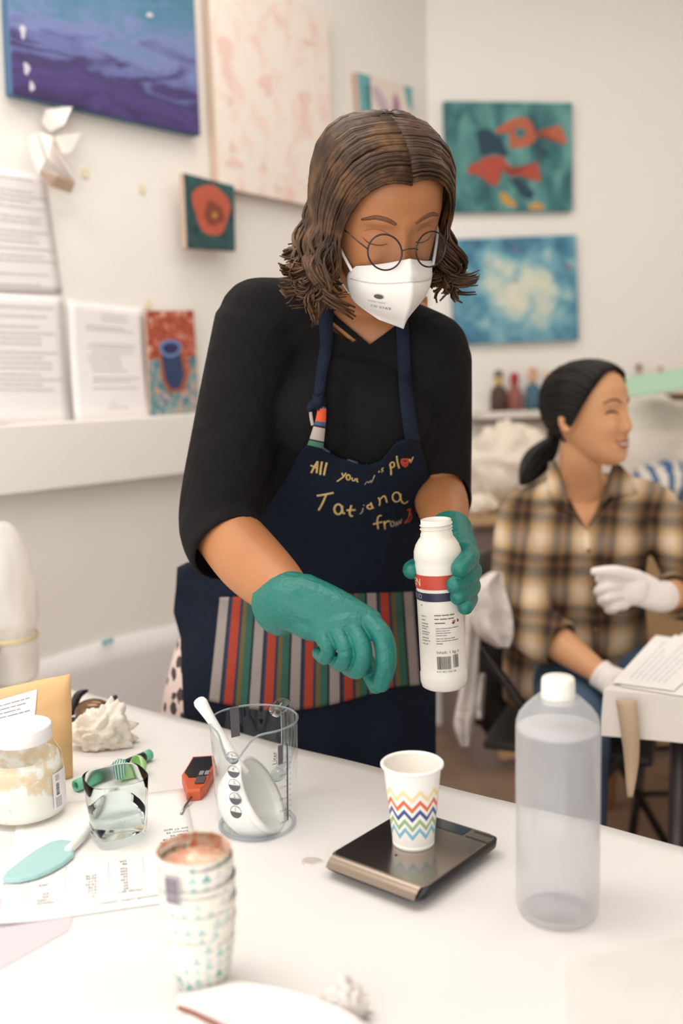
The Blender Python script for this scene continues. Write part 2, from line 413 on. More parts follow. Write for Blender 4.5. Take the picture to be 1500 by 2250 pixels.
def f_teal(n, b, tc):
    z = n.noise(uvmap(n, tc, 2.5, 1.1, 0.6), 2.2, 4, 0.5, 0.6)
    n.t.links.new(n.ramp(z, [(0.28, (34, 62, 78)), (0.42, (52, 108, 112)), (0.58, (92, 150, 146)), (0.75, (124, 172, 172))]), b.inputs['Base Color'])
M_TEAL = mat('paint_sea_teal', rough=0.6, fn=f_teal)
def f_dteal(n, b, tc):
    n.t.links.new(n.ramp(n.noise(uvmap(n, tc, 2, 2), 3, 3), [(0.3, (28, 46, 52)), (0.7, (52, 98, 102))]), b.inputs['Base Color'])
r, f = picture('poppy_painting', [(403, 379), (515, 408), (518, 553), (410, 546)], 'L', 0.018, mat('paint_dark_teal', rough=0.6, fn=f_dteal), LIN_SIDE, 'small canvas of a red poppy on dark teal', rnd=0.003, gap=0.035)
decal(r, f, blob(0.52, 0.58, 0.37, 0.36, 40, 0.07, 0.6, 0.2), mat('poppy_red', (190, 92, 70), 0.7, var=0.2, vscale=40), 'poppy_petals')
decal(r, f, blob(0.56, 0.52, 0.2, 0.17, 24, 0.1, 2), mat('poppy_dark', (132, 66, 48), 0.7, var=0.25, vscale=80), 'poppy_heart', 0.0012)
decal(r, f, blob(0.57, 0.5, 0.045, 0.04, 12, 0.1, 2), mat('poppy_yellow', (206, 150, 74), 0.7), 'poppy_stamen', 0.0016)
r, f = picture('fish_painting', [(976, 222), (1257, 226), (1258, 463), (984, 466)], 'B', 0.025, M_TEAL, mat('teal_edge', (58, 100, 104), 0.7), 'teal canvas with two orange fish on the back wall')
ORF = mat('fish_orange', (186, 100, 74), 0.7, var=0.12, vscale=20); ORF2 = mat('fish_red', (178, 78, 62), 0.7, var=0.12, vscale=20); YEL = mat('paint_ochre', (198, 150, 74), 0.7)
def zz(pts): return [((x - 95) / 757, 1 - (y - 115) / 650) for x, y in pts]      # zoomed-picture coordinates
decal(r, f, zz([(385, 285), (430, 250), (500, 210), (560, 202), (600, 225), (620, 270), (632, 300), (690, 296), (735, 255), (775, 250), (800, 290), (822, 355), (790, 362), (735, 325), (700, 306), (640, 312), (622, 345), (590, 372), (500, 392), (478, 385), (470, 330), (480, 292), (440, 296), (400, 300)]), ORF, 'painted_fish')
decal(r, f, blob(0.582, 0.72, 0.04, 0.05, 16, 0.1, 1), M_TEAL, 'fish_gap', 0.0013)
decal(r, f, zz([(215, 505), (245, 478), (280, 475), (310, 448), (370, 430), (430, 436), (450, 470), (520, 530), (580, 495), (635, 470), (650, 520), (660, 590), (600, 575), (525, 545), (480, 560), (440, 505), (405, 540), (400, 605), (360, 610), (320, 575), (270, 545), (225, 540)]), ORF2, 'painted_fish')
decal(r, f, zz([(405, 650), (430, 645), (480, 690), (515, 735), (480, 740), (420, 715)]), YEL, 'painted_leaf'); decal(r, f, zz([(575, 725), (640, 712), (680, 735), (660, 758), (590, 758)]), YEL, 'painted_leaf')
DKT = mat('paint_deep_teal', (38, 66, 84), 0.7, var=0.3, vscale=10)
decal(r, f, zz([(270, 290), (340, 270), (420, 330), (470, 430), (440, 440), (380, 420), (300, 430)]), DKT, 'painted_dark_patch', 0.0004)  # deep teal patches, part of the picture itself
decal(r, f, zz([(470, 575), (530, 570), (620, 650), (600, 700), (540, 680)]), DKT, 'painted_dark_patch', 0.0004)
def f_cloud(n, b, tc):
    z = n.noise(uvmap(n, tc, 1.3, 1.1), 3.6, 5, 0.6, 0.4)
    g = n('ShaderNodeTexGradient', {'Vector': n('ShaderNodeMapping', {'Vector': tc.outputs['UV'], 'Location': (-1.05, -0.9, 0), 'Scale': (1.9, 1.9, 1)}).outputs[0]}, gradient_type='SPHERICAL').outputs[0]
    v = n.math('ADD', n.math('MULTIPLY', z, 0.85), n.math('MULTIPLY', g, 0.35))
    n.t.links.new(n.ramp(v, [(0.28, (46, 92, 126)), (0.42, (78, 138, 164)), (0.54, (128, 180, 192)), (0.66, (204, 214, 200)), (0.8, (226, 222, 204))]), b.inputs['Base Color'])
r, f = picture('cloud_painting', [(992, 526), (1265, 516), (1271, 747), (1000, 757)], 'B', 0.025, mat('paint_cloud', rough=0.6, fn=f_cloud), mat('blue_edge2', (52, 86, 112), 0.7), 'blue canvas with cloudy cream patches below the fish painting')
for k, (cx, cy, rx, ry) in enumerate(((0.5, 0.88, 0.02, 0.015), (0.93, 0.7, 0.02, 0.03), (0.27, 0.75, 0.015, 0.012), (0.5, 0.58, 0.02, 0.012))): decal(r, f, blob(cx, cy, rx, ry, 12, 0.2, k), mat('paint_rose', (150, 110, 134), 0.7), 'paint_dab')
def f_mug(n, b, tc):
    sep = n('ShaderNodeSeparateXYZ', {0: tc.outputs['UV']}); z = n.noise(uvmap(n, tc, 3, 4), 3.2, 5, 0.6, 0.8)
    up = n.ramp(z, [(0.38, (158, 62, 40)), (0.55, (186, 92, 66)), (0.64, (230, 190, 172))]); dn = n.ramp(z, [(0.35, (52, 110, 124)), (0.5, (120, 160, 166)), (0.6, (206, 168, 150)), (0.75, (196, 108, 70))])
    k = n.math('GREATER_THAN', n.math('ADD', sep.outputs[1], n.math('MULTIPLY', z, 0.12)), 0.60)
    n.t.links.new(n.mix(k, dn, up), b.inputs['Base Color'])
r, f = picture('mug_painting', [(320, 683), (425, 682), (439, 905), (330, 915)], 'L', 0.008, mat('paint_mug', rough=0.7, fn=f_mug), LIN_SIDE, 'small painting of a blue jug on red and teal standing on the ledge', gap=0.02)
MUGB = mat('mug_blue', (48, 66, 104), 0.7, var=0.3, vscale=30)
decal(r, f, [(0.22, 0.60), (0.74, 0.60), (0.80, 0.36), (0.70, 0.22), (0.38, 0.21), (0.26, 0.33)], mat('mug_orange', (176, 92, 58), 0.7), 'painted_jug'); decal(r, f, [(0.27, 0.58), (0.66, 0.58), (0.72, 0.37), (0.62, 0.25), (0.43, 0.24), (0.32, 0.34)], MUGB, 'painted_jug_body', 0.0012)  # orange jug outline, then its dark blue body
decal(r, f, blob(0.46, 0.64, 0.23, 0.085, 20, 0.03), mat('mug_rim', (110, 140, 190), 0.7), 'painted_rim', 0.0014); decal(r, f, blob(0.46, 0.64, 0.17, 0.055, 20, 0.03), mat('mug_dark', (48, 46, 92), 0.7), 'painted_mouth', 0.0018)
vs2, fs2 = stroke2d([(0.7, 0.53), (0.82, 0.5), (0.84, 0.44), (0.78, 0.39), (0.72, 0.36)], 0.045); mesh('painted_handle', [f(a, b, 0.0013) for a, b in vs2], fs2, mat('mug_orange'), r, smooth=False)

# paper sheets on the wall
rp = random.Random(3)
def wallsheet(px, label, rows, title=None, curl=0.0, gap=0.004):
    pl = W0 + nL * gap; c = [PP(x, y, pl, nL) for x, y in px]; root = thing('paper_sheet', label, 'paper sheet', sum(c, V()) / 4, 'printed sheets on the wall')
    def f(u, v, h=0.0): return (c[3].lerp(c[2], u)).lerp(c[0].lerp(c[1], u), v) + nL * (h + curl * (1 - v) ** 2 * (0.6 + 0.4 * math.sin(u * 3)))
    vs, fs, uv = grid(10, 14, lambda u, v: f(u, v)); o = mesh('sheet', vs, fs, mat('wall_sheet_paper', (244, 239, 238), 0.75), root, uv=uv); thick(o, 0.0008)
    b2, bf = bars2d(rows, rp); mesh('printed_text', [f(a, b, 0.0012) for a, b in b2], bf, INK_PALE, root, smooth=False)['kind'] = 'stuff'
    return root
ROWS = lambda ys, x0, x1, h: [(x0 + rp.uniform(0, 0.06), x1 - rp.uniform(0, 0.25), y, h) for y in ys]
wallsheet([(-95, 352), (98, 385), (137, 645), (-85, 640)], 'upper printed sheet pinned below the paper twist at left edge', ROWS([0.93, 0.83, 0.79, 0.75, 0.7, 0.62, 0.58, 0.5, 0.46, 0.42, 0.36, 0.3, 0.26, 0.15, 0.06], 0.15, 1.0, 0.016))
wallsheet([(-85, 640), (138, 652), (151, 930), (-75, 932)], 'lower printed sheet at the left edge above the ledge', ROWS([0.9, 0.83, 0.75, 0.7, 0.66, 0.62, 0.55, 0.51, 0.47, 0.43, 0.38, 0.34, 0.3, 0.26], 0.2, 0.95, 0.016), curl=0.012, gap=0.006)
wallsheet([(150, 659), (318, 678), (327, 918), (158, 925)], 'printed sheet beside the jug painting above the ledge', ROWS([0.9, 0.86], 0.35, 0.9, 0.016) + ROWS([0.8, 0.77, 0.65, 0.62, 0.58, 0.54, 0.5, 0.46, 0.42, 0.36, 0.33, 0.27], 0.2, 0.85, 0.015) + ROWS([0.14, 0.1], 0.4, 0.75, 0.015), curl=0.02, gap=0.008)
for k, (x, y) in enumerate(((188, 380), (312, 414), (326, 668))):
    c = PP(x, y, W0 + nL * 0.003, nL); vs, fs = box(c, 0.018, 0.001, 0.02, (dL, nL, V((0, 0, 1))))
    tag(mesh('tape_bit', vs, fs, mat('yellow_tape', (240, 228, 190), 0.6), smooth=False), ['pale yellow tape bit nearest the paper twist', 'pale yellow tape bit left of the poppy painting', 'pale yellow tape bit above the jug painting'][k], 'tape', 'yellow tape bits')
# folded white paper twist on the wall
root = thing('paper_twist', 'folded white paper twist hanging under the purple painting', 'paper ornament', PP(115, 330, W0 + nL * 0.02, nL))
TW = mat('twist_paper', (238, 230, 224), 0.7); TW2 = mat('twist_paper_brown', (214, 186, 166), 0.7)
def fold(pts, m, nm='paper_fold'):
    vs = [PP(x, y, W0 + nL * h, nL) for x, y, h in pts]; n = len(vs); o = mesh(nm, vs, [tuple(range(n))], m, root, smooth=False); thick(o, 0.0015)
fold([(92, 270, 0.01), (100, 240, 0.02), (160, 232, 0.03), (140, 275, 0.05), (110, 290, 0.02)], TW); fold([(120, 300, 0.05), (178, 291, 0.03), (155, 335, 0.05), (135, 338, 0.07)], TW)
fold([(60, 300, 0.01), (80, 292, 0.04), (100, 355, 0.08), (85, 385, 0.05), (65, 330, 0.01)], TW); fold([(85, 290, 0.02), (115, 300, 0.05), (130, 345, 0.09), (165, 400, 0.06), (150, 408, 0.03), (105, 350, 0.06)], TW)
fold([(82, 372, 0.05), (125, 385, 0.08), (165, 402, 0.06), (155, 424, 0.02), (110, 408, 0.04)], TW2); fold([(118, 303, 0.07), (128, 330, 0.07), (135, 342, 0.06), (124, 318, 0.05)], TW2)

# ================================================================== main table
TZ = 0.75
E0 = PZ(0, 1481, TZ); E1 = PZ(1500, 1868, TZ)
te = (E1 - E0).normalized(); tn = V((te.y, -te.x, 0)).normalized()
if tn.dot(-E0) < 0: tn = -tn
TA = E0 - te * 0.14; TLEN = (E1 - E0).length + 0.64; TW_ = 0.92
wood = mat('table_wood', (176, 142, 108), 0.5, var=0.15, vscale=12)
tb = thing('work_table', 'long work table covered in white paper in the foreground', 'table', TA + tn * 0.4 - V((0, 0, TZ)))
AX = (te, tn, V((0, 0, 1)))
o = mesh('tabletop', *box(TA + te * TLEN / 2 + tn * TW_ / 2 - V((0, 0, 0.018)), TLEN - 0.02, TW_ - 0.02, 0.03, AX), wood, tb, smooth=False)
for a in (0.06, TLEN - 0.06):
    for b in (0.06, TW_ - 0.06):
        c = TA + te * a + tn * b; c.z = (TZ - 0.033) / 2; mesh('leg', *box(c, 0.045, 0.045, TZ - 0.033, AX), wood, tb, smooth=False)
PAPER_T = mat('table_paper', (233, 230, 228), 0.6, bump=0.10, bscale=6, bdist=0.006)
def tp(u, v):
    d = -0.01 + v * (TW_ + 0.02); z = TZ - 0.0015
    p = TA + te * (u * TLEN) + tn * d; p.z = z + (0.0012 * math.sin(u * 40) * max(0, 1 - v * 14)); return p
vs, fs, uv = grid(80, 40, tp)
ed = [i for i in range(81)]; k = len(vs)
for i in ed: vs.append(vs[i] - tn * 0.004 - V((0, 0, 0.02))); uv.append(uv[i])
for i in range(80): fs.append((k + i, k + i + 1, i + 1, i))
tag(thick(mesh('table_paper', vs, fs, PAPER_T, uv=uv), 0.0012, -1), 'white paper covering the whole foreground work table', 'table cover')
# ================================================================== things on the work table
def ondisc(c, r): return [(c.x + r * math.cos(2 * math.pi * i / 24), c.y + r * math.sin(2 * math.pi * i / 24), c.z) for i in range(24)]
GLASS = glassy('clear_glass', (250, 253, 253), 1.0); WHITE_PL = mat('white_plastic', (243, 241, 237), 0.35); BLACK_PL = mat('black_plastic', (26, 26, 30), 0.35)

# --- kitchen scale
SZ = TZ + 0.021
q = [PZ(x, y, SZ) for x, y in ((722, 1890), (920, 1970), (1097, 1836), (878, 1772))]        # left front right back
sc_c = sum(q, V()) / 4; sx_ = ((q[1] - q[0]) + (q[2] - q[3])).normalized(); sy_ = V((-sx_.y, sx_.x, 0))
if sy_.dot(q[3] - q[0]) < 0: sy_ = -sy_
SWX = ((q[1] - q[0]).length + (q[2] - q[3]).length) / 2; SWY = ((q[3] - q[0]).length + (q[2] - q[1]).length) / 2
sc = thing('kitchen_scale', 'flat dark steel kitchen scale under the zigzag paper cup', 'scale', (sc_c.x, sc_c.y, TZ))
def rrect(wd, hd, r, z, n=6, fi=0.0):
    out = []
    for cx, cy, a0 in ((1, 1, 0), (-1, 1, 90), (-1, -1, 180), (1, -1, 270)):
        for i in range(n + 1):
            a = math.radians(a0 + 90 * i / n); x = cx * (wd / 2 - r) + r * math.cos(a); y = cy * ((hd - fi) / 2 - r) + r * math.sin(a) + fi / 2
            p = sc_c + sx_ * x + sy_ * y; out.append(V((p.x, p.y, z)))
    return out
def stack(rings):
    n = len(rings[0]); vs = [p for r in rings for p in r]; fs = [(k * n + i, k * n + (i + 1) % n, k * n + n + (i + 1) % n, k * n + n + i) for k in range(len(rings) - 1) for i in range(n)]
    fs += [tuple(range(n - 1, -1, -1)), tuple(range(len(vs) - n, len(vs)))]; return vs, fs
mesh('base', *stack([rrect(SWX - 0.03, SWY - 0.03, 0.012, TZ + 0.002), rrect(SWX - 0.006, SWY - 0.006, 0.014, TZ + 0.009), rrect(SWX, SWY, 0.014, TZ + 0.0115), rrect(SWX, SWY, 0.012, TZ + 0.013, fi=0.004), rrect(SWX, SWY, 0.010, SZ - 0.001, fi=0.014)]), BLACK_PL, sc)
def f_steel(n, b, tc):
    z = n.noise(n('ShaderNodeMapping', {'Vector': tc.outputs['Object'], 'Scale': (1, 1, 1), 'Rotation': (0, 0, -math.atan2(sx_.y, sx_.x))}).outputs[0], 6, 2)
    n.t.links.new(n.ramp(z, [(0.3, (150, 138, 130)), (0.7, (176, 164, 155))]), b.inputs['Base Color'])
STEEL = mat('dark_brushed_steel', (100, 92, 88), 0.2, 0.95, fn=f_steel)
def off(rr, dy): return rr
pl = mesh('weighing_plate', *stack([rrect(SWX - 0.004, SWY - 0.004, 0.011, SZ - 0.001, fi=0.012), rrect(SWX - 0.004, SWY - 0.004, 0.011, SZ + 0.0005, fi=0.012), rrect(SWX - 0.007, SWY - 0.007, 0.010, SZ + 0.0016, fi=0.011)]), STEEL, sc, smooth=False)
PT = SZ + 0.0016
def sloc(x, y, z): p = sc_c + sx_ * x + sy_ * y; return V((p.x, p.y, z))
# rolled front lip of the steel plate
lip = [[sloc(sgn * (SWX / 2 - 0.006), -SWY / 2 + dy, z) for sgn in (-1, 1)] for dy, z in ((0.0155, PT + 0.0001), (0.0125, PT - 0.0004), (0.0075, PT - 0.0026), (0.0035, PT - 0.0062), (0.0008, PT - 0.0105))]
mesh('front_lip', [p for r in lip for p in r], [(2 * i, 2 * i + 1, 2 * i + 3, 2 * i + 2) for i in range(4)], mat('lip_steel', (150, 136, 124), 0.28, 0.9), sc)
mesh('display', *box(sloc(0.005, SWY / 2 - 0.016, PT + 0.0002), 0.052, 0.019, 0.0008, (sx_, sy_, V((0, 0, 1)))), mat('scale_display', (58, 60, 70), 0.1), sc, smooth=False)
bt = [(0.035, -0.008), (0.062, -0.008), (0.068, -0.004), (0.068, 0.004), (0.062, 0.008), (0.037, 0.008)]
v2, f2 = stroke2d(bt, 0.0016); mesh('button_outline', [sloc(a, SWY / 2 - 0.017 + b, PT + 0.0006) for a, b in v2], f2, BLACK_PL, sc, smooth=False)
dot = sloc(-0.002, -0.028, PT + 0.0004); mesh('screw_hole', [dot] + [V(p) for p in ondisc(dot, 0.0018)], [(0, 1 + i, 1 + (i + 1) % 24) for i in range(24)], BLACK_PL, sc, smooth=False)
for a in (-1, 1):
    for b in (-1, 1): c = sloc(a * (SWX / 2 - 0.03), b * (SWY / 2 - 0.03), TZ); mesh('foot', *lathe([(0, 0), (0.007, 0), (0.007, 0.0025), (0, 0.0025)], 12, c), BLACK_PL, sc)

# --- zigzag paper cup
cb = PZ(908, 1850, PT); H = zat(905, 1678, cb) - cb.z
rb = pxm(45, cb); rt = pxm(64, cb + V((0, 0, H)))
ROWC = [(0.70, (240, 222, 168)), (0.572, (226, 112, 66)), (0.452, (64, 82, 146)), (0.328, (150, 186, 134)), (0.215, (132, 190, 214))]
def f_cup(n, b, tc):
    sep = n('ShaderNodeSeparateXYZ', {0: tc.outputs['UV']}); u, v = sep.outputs[0], sep.outputs[1]
    tri = n.math('PINGPONG', n.math('MULTIPLY', u, 10.0), 0.5); vv = n.math('SUBTRACT', v, n.math('MULTIPLY', n.math('SUBTRACT', tri, 0.25), 0.22))
    c = lin((246, 244, 240))
    for pos, colr in ROWC:
        k = n.math('LESS_THAN', n.math('ABSOLUTE', n.math('SUBTRACT', vv, pos)), 0.031); c = n.mix(k, c, lin(colr))
    n.t.links.new(c, b.inputs['Base Color'])
CUPM = mat('zigzag_cup_paper', rough=0.5, fn=f_cup)
ct = thing('paper_cup', 'white paper cup with coloured zigzag stripes on the scale', 'cup', cb)
NS = 64; vs, fs, uv = [], [], []
for j in range(9):
    v = j / 8; r_ = rb + (rt - rb) * v
    for i in range(NS + 1): a = 2 * math.pi * i / NS - 2.3; vs.append(cb + V((r_ * math.cos(a), r_ * math.sin(a), 0.001 + v * H))); uv.append((i / NS, v))
fs = [(j * (NS + 1) + i, j * (NS + 1) + i + 1, (j + 1) * (NS + 1) + i + 1, (j + 1) * (NS + 1) + i) for j in range(8) for i in range(NS)]
mesh('wall', vs, fs, CUPM, ct, uv=uv)
mesh('inside', *lathe([(rt - 0.0006, H), (rb - 0.0006, 0.006), (0, 0.006)], 48, cb), mat('cup_inside', (244, 240, 234), 0.5), ct)
mesh('rim', *lathe([(rt - 0.001, H - 0.001), (rt + 0.0012, H - 0.0022), (rt + 0.0028, H - 0.001), (rt + 0.003, H + 0.001), (rt + 0.0015, H + 0.0024), (rt - 0.001, H + 0.001), (rt - 0.001, H - 0.001)], 48, cb), mat('cup_rim', (247, 245, 241), 0.45), ct)
mesh('bottom_hem', *lathe([(rb - 0.001, 0), (rb + 0.0004, 0), (rb + 0.0006, 0.004), (rb - 0.0002, 0.004)], 48, cb), mat('cup_rim'), ct)
mesh('powder', *lathe([(rt * 0.84, H * 0.62), (rt * 0.5, H * 0.66), (0, H * 0.67)], 24, cb), mat('powder_cream', (244, 234, 208), 0.9, bump=0.6, bscale=300), ct)

# --- translucent plastic bottle with clear liquid
bb = PZ(1224, 2002, TZ); rB = pxm(91, bb + V((0, 0, 0.1)))
zb = lambda y: zat(1220, y, bb) - TZ
zs = zb(1590); zc0 = zb(1537); zc1 = zb(1490)
bt_ = thing('plastic_bottle', 'tall translucent plastic bottle of clear liquid with white screw cap', 'bottle', bb)
def f_pe(n, b, tc):
    z = n.noise(tc.outputs['Object'], 30, 4); lwt = n('ShaderNodeLayerWeight', {'Blend': 0.5}).outputs['Facing']
    t1 = n('ShaderNodeBsdfRefraction', {'Color': (0.98, 0.98, 0.99, 1), 'Roughness': 0.45, 'IOR': 1.012}); t2 = n('ShaderNodeBsdfTranslucent', {'Color': (0.90, 0.90, 0.90, 1)})
    gl = n('ShaderNodeBsdfPrincipled', {'Base Color': lin((232, 231, 231)), 'Roughness': 0.34})
    a = n('ShaderNodeMixShader', {0: n.math('ADD', 0.10, n.math('MULTIPLY', z, 0.10)), 1: t1.outputs[0], 2: t2.outputs[0]})
    k = n.math('ADD', n.math('ADD', 0.16, n.math('MULTIPLY', z, 0.14)), n.math('MULTIPLY', n.math('POWER', lwt, 3.0), 0.35)); a2 = n('ShaderNodeMixShader', {0: k, 1: a.outputs[0], 2: gl.outputs[0]})
    n.t.links.new(a2.outputs[0], n.n['Material Output'].inputs[0])
PE = mat('translucent_plastic', fn=f_pe)
rn = pxm(36, bb + V((0, 0, zc0)))
prof = [(0, 0.004), (rB * 0.72, 0.004), (rB * 0.80, 0.0), (rB * 0.93, 0.002), (rB * 0.985, 0.008), (rB, 0.018), (rB, zs * 0.5), (rB, zs - 0.006), (rB * 0.985, zs + 0.002), (rB * 0.93, zs + 0.009), (rB * 0.80, zs + 0.0165), (rB * 0.62, zs + 0.024), (rB * 0.48, zs + 0.029), (rn * 0.98, zc0 - 0.002), (rn * 0.98, zc0 + 0.004)]
mesh('bottle_body', *lathe(prof, 56, bb), PE, bt_)
rw = rB - 0.002; zw = zb(1600)
mesh('liquid', *lathe([(0, 0.006), (rw * 0.9, 0.006), (rw, 0.016), (rw, zw), (rw * 0.97, zw + 0.0006), (0, zw)], 56, bb), glassy('clear_liquid', (244, 244, 246), 1.6), bt_)
mesh('liquid_surface', *lathe([(0, zw + 0.001), (rw * 0.985, zw + 0.001), (rw * 0.985, zw - 0.0008)], 56, bb), mat('liquid_surface', fn=lambda n, b, tc: n.t.links.new(n('ShaderNodeMixShader', {0: 0.5, 1: n('ShaderNodeBsdfTransparent').outputs[0], 2: n('ShaderNodeBsdfDiffuse', {'Color': (0.9, 0.9, 0.9, 1)}).outputs[0]}).outputs[0], n.n['Material Output'].inputs[0])), bt_)
rcap = pxm(37, bb + V((0, 0, zc1)))
def ribs(k, a, r, z): return (r * (1 + 0.006 * math.cos(a * 60)) if 0 < k < 4 else r, z)
mesh('screw_cap', *lathe([(rcap * 0.99, zc0 - 0.002), (rcap, zc0), (rcap, (zc0 + zc1) / 2), (rcap * 0.985, zc1 - 0.003), (rcap * 0.95, zc1), (rcap * 0.85, zc1 + 0.0015), (0, zc1 + 0.0018)], 72, bb, fn=ribs), mat('cap_white', (246, 244, 236), 0.4), bt_)

# --- glass beaker jug with scoop
bk = PZ(566, 1812, TZ); rk0 = pxm(88, bk); Hk = zat(552, 1580, bk) - TZ; rk1 = pxm(97, bk + V((0, 0, Hk)))
bj = thing('measuring_beaker', 'tall clear glass measuring beaker with printed scale and spout', 'beaker', bk)
sp = (PZ(515, 1822, TZ) - bk); sp = V((-0.35, -1, 0)).normalized(); sa = math.atan2(sp.y, sp.x)
def spout(k, a, r, z):
    d = (a - sa + math.pi) % (2 * math.pi) - math.pi; g = math.exp(-(d / 0.30) ** 2); q_ = max(0, (z / Hk - 0.72) / 0.28)
    return r + 0.012 * g * q_ ** 2, z - 0.030 * g * q_ ** 2.2
pr = [(0, 0.003), (rk0 * 0.90, 0.003), (rk0 * 0.97, 0.007)] + [(rk0 + (rk1 - rk0) * t, 0.012 + (Hk - 0.012) * t) for t in (0, 0.2, 0.4, 0.6, 0.72, 0.8, 0.87, 0.93, 0.97, 1.0)]
mesh('glass_wall', *lathe(pr, 72, bk, fn=spout), GLASS, bj)
rimp = [bk + V((rr * math.cos(a), rr * math.sin(a), z)) for a in [2 * math.pi * i / 72 for i in range(73)] for rr, z in [spout(0, a, rk1, Hk)]]
RIMG = mat('glass_rim', (196, 206, 214), 0.05, **{'Transmission Weight': 0.75, 'IOR': 1.3})
mesh('rim', *tube(rimp, 0.0013, 6, False), RIMG, bj)
mesh('base_ring', *lathe([(rk0 * 0.86, 0.0008), (rk0 * 0.95, 0.0), (rk0 * 0.985, 0.003), (rk0 * 0.95, 0.006), (rk0 * 0.86, 0.003), (rk0 * 0.86, 0.0008)], 56, bk), glassy('glass_base', (240, 242, 246), 1.6), bj)
hd_ = V((0.38, 0.92, 0)).normalized(); hz = [0.93, 0.95, 0.88, 0.7, 0.5, 0.36, 0.3, 0.31]; hr = [0.0, 0.018, 0.032, 0.036, 0.034, 0.024, 0.008, 0.0]
hp = spline([tuple(bk + hd_ * (rk0 + 0.006 + (rk1 - rk0) * z + h) + V((0, 0, Hk * z))) for z, h in zip(hz, hr)], 5)
mesh('handle', *tube([V(p) for p in hp], 0.009, 12), glassy('glass_handle', (232, 236, 240), 2.2), bj)
# print on the beaker wall: u = angle, z
def bwall(a, z, h=0.0006): t = (z - 0.012) / (Hk - 0.012); r_ = rk0 + (rk1 - rk0) * t + h; return bk + V((r_ * math.cos(a), r_ * math.sin(a), z))
front = math.atan2(-bk.y, -bk.x)
GREYP = mat('beaker_print', (92, 90, 96), 0.6); a_ic = front - 0.52; a_sc = front + 0.80
for k in range(5):
    zc_ = Hk * (0.78 - 0.125 * k); rr_ = 0.0078; ring2, hf, fsr, fsh = [], [], [], []
    N_ = 24
    for i in range(N_):
        t = 2 * math.pi * i / N_; ring2 += [(math.cos(t) * rr_, math.sin(t) * rr_), (math.cos(t) * (rr_ - 0.0007), math.sin(t) * (rr_ - 0.0007))]; j = (i + 1) % N_; fsr.append((2 * i, 2 * j, 2 * j + 1, 2 * i + 1))
    hf = [(0, 0)] + [(math.cos(math.pi + math.pi * i / 12) * rr_, math.sin(math.pi + math.pi * i / 12) * rr_) for i in range(13)]; fsh = [(0, 1 + i, 2 + i) for i in range(12)]
    o = len(ring2); allv = ring2 + hf; allf = fsr + [tuple(i + o for i in f_) for f_ in fsh]
    tv, tf = text2d([(str(5 - k), -0.0018, 0.0012, 0.006)]); o = len(allv); allv += tv; allf += [tuple(i + o for i in f_) for f_ in tf]
    mesh('printed_icon', [bwall(a_ic + x / rk0, zc_ + y) for x, y in allv], allf, GREYP, bj, smooth=False)
tk = [(-0.0014, Hk * 0.14, 0.0014, Hk * 0.86)] + [(-0.006 if k % 2 == 0 else -0.0035, Hk * (0.14 + 0.055 * k) - 0.0003, 0, Hk * (0.14 + 0.055 * k) + 0.0003) for k in range(12)] + [(0.003, Hk * (0.17 + 0.05 * k) - 0.0003, 0.006, Hk * (0.17 + 0.05 * k) + 0.0003) for k in range(12)]
v2, f2 = rect2d(tk); tv, tf = text2d([(s, -0.0125, Hk * (0.14 + 0.11 * k) - 0.001, 0.0042) for k, s in enumerate(('1/8', '1/4', '3/8', '1/2', '5/8', '3/4'))]); o = len(v2)
mesh('printed_scale', [bwall(a_sc + x / rk0, z) for x, z in v2 + tv], f2 + [tuple(i + o for i in f_) for f_ in tf], GREYP, bj, smooth=False)['kind'] = 'stuff'
tv, tf = text2d([('Liter', 0, 0, 0.0085)]); mesh('printed_word', [bwall(a_sc - 0.30 - y / rk0, Hk * 0.70 + x, 0.0008) for x, y in tv], tf, INK, bj, smooth=False)['kind'] = 'stuff'
v2, f2 = rect2d([(0.0015, 0, 0.0085, 0.024)]); mesh('printed_patch', [bwall(a_sc - 0.30 + x / rk0, Hk * 0.69 + z) for x, z in v2], f2, GREYP, bj, smooth=False)
v2, f2 = rect2d([(0, 0, 0.012, 0.04)]); mesh('printed_patch', [bwall(front + math.pi + 0.35 + x / rk0, Hk * 0.72 + z, -0.0006) for x, z in v2], f2, GREYP, bj, smooth=False)
# white scoop standing in the beaker
yk = bk.y
h0 = P(438, 1540, yk - 0.012); h1 = P(527, 1682, yk - 0.012); e1_ = P(622, 1806, yk + 0.004)
ax_ = (e1_ - h1).normalized(); cs = (h1 + e1_) / 2; rs = (e1_ - h1).length / 2
nrm = V((0.83, -0.15, 0.5)); nrm = (nrm - ax_ * nrm.dot(ax_)).normalized()
scp = thing('scoop', 'white plastic long-handled scoop standing in the glass beaker', 'scoop', (bk.x, bk.y, TZ + 0.005))
SCM = mat('scoop_plastic', (245, 243, 240), 0.3, **{'Subsurface Weight': 0.0})
bp = [(rs * 1.0, 0.0), (rs * 0.98, -0.012), (rs * 0.93, -0.022), (rs * 0.78, -0.038), (rs * 0.5, -0.048), (0, -0.051)]
o = mesh('bowl', *lathe(bp, 40, cs, nrm), SCM, scp); thick(o, 0.0014)
mesh('rim', *lathe([(rs * 0.97, 0.002), (rs * 1.03, 0.002), (rs * 1.03, -0.008), (rs * 0.99, -0.008)], 40, cs, nrm), SCM, scp)
hpts = spline([tuple(h0), tuple(h0.lerp(h1, 0.12)), tuple(h0.lerp(h1, 0.5)), tuple(h1 + nrm * 0.0), tuple(h1 + ax_ * 0.012)], 6)
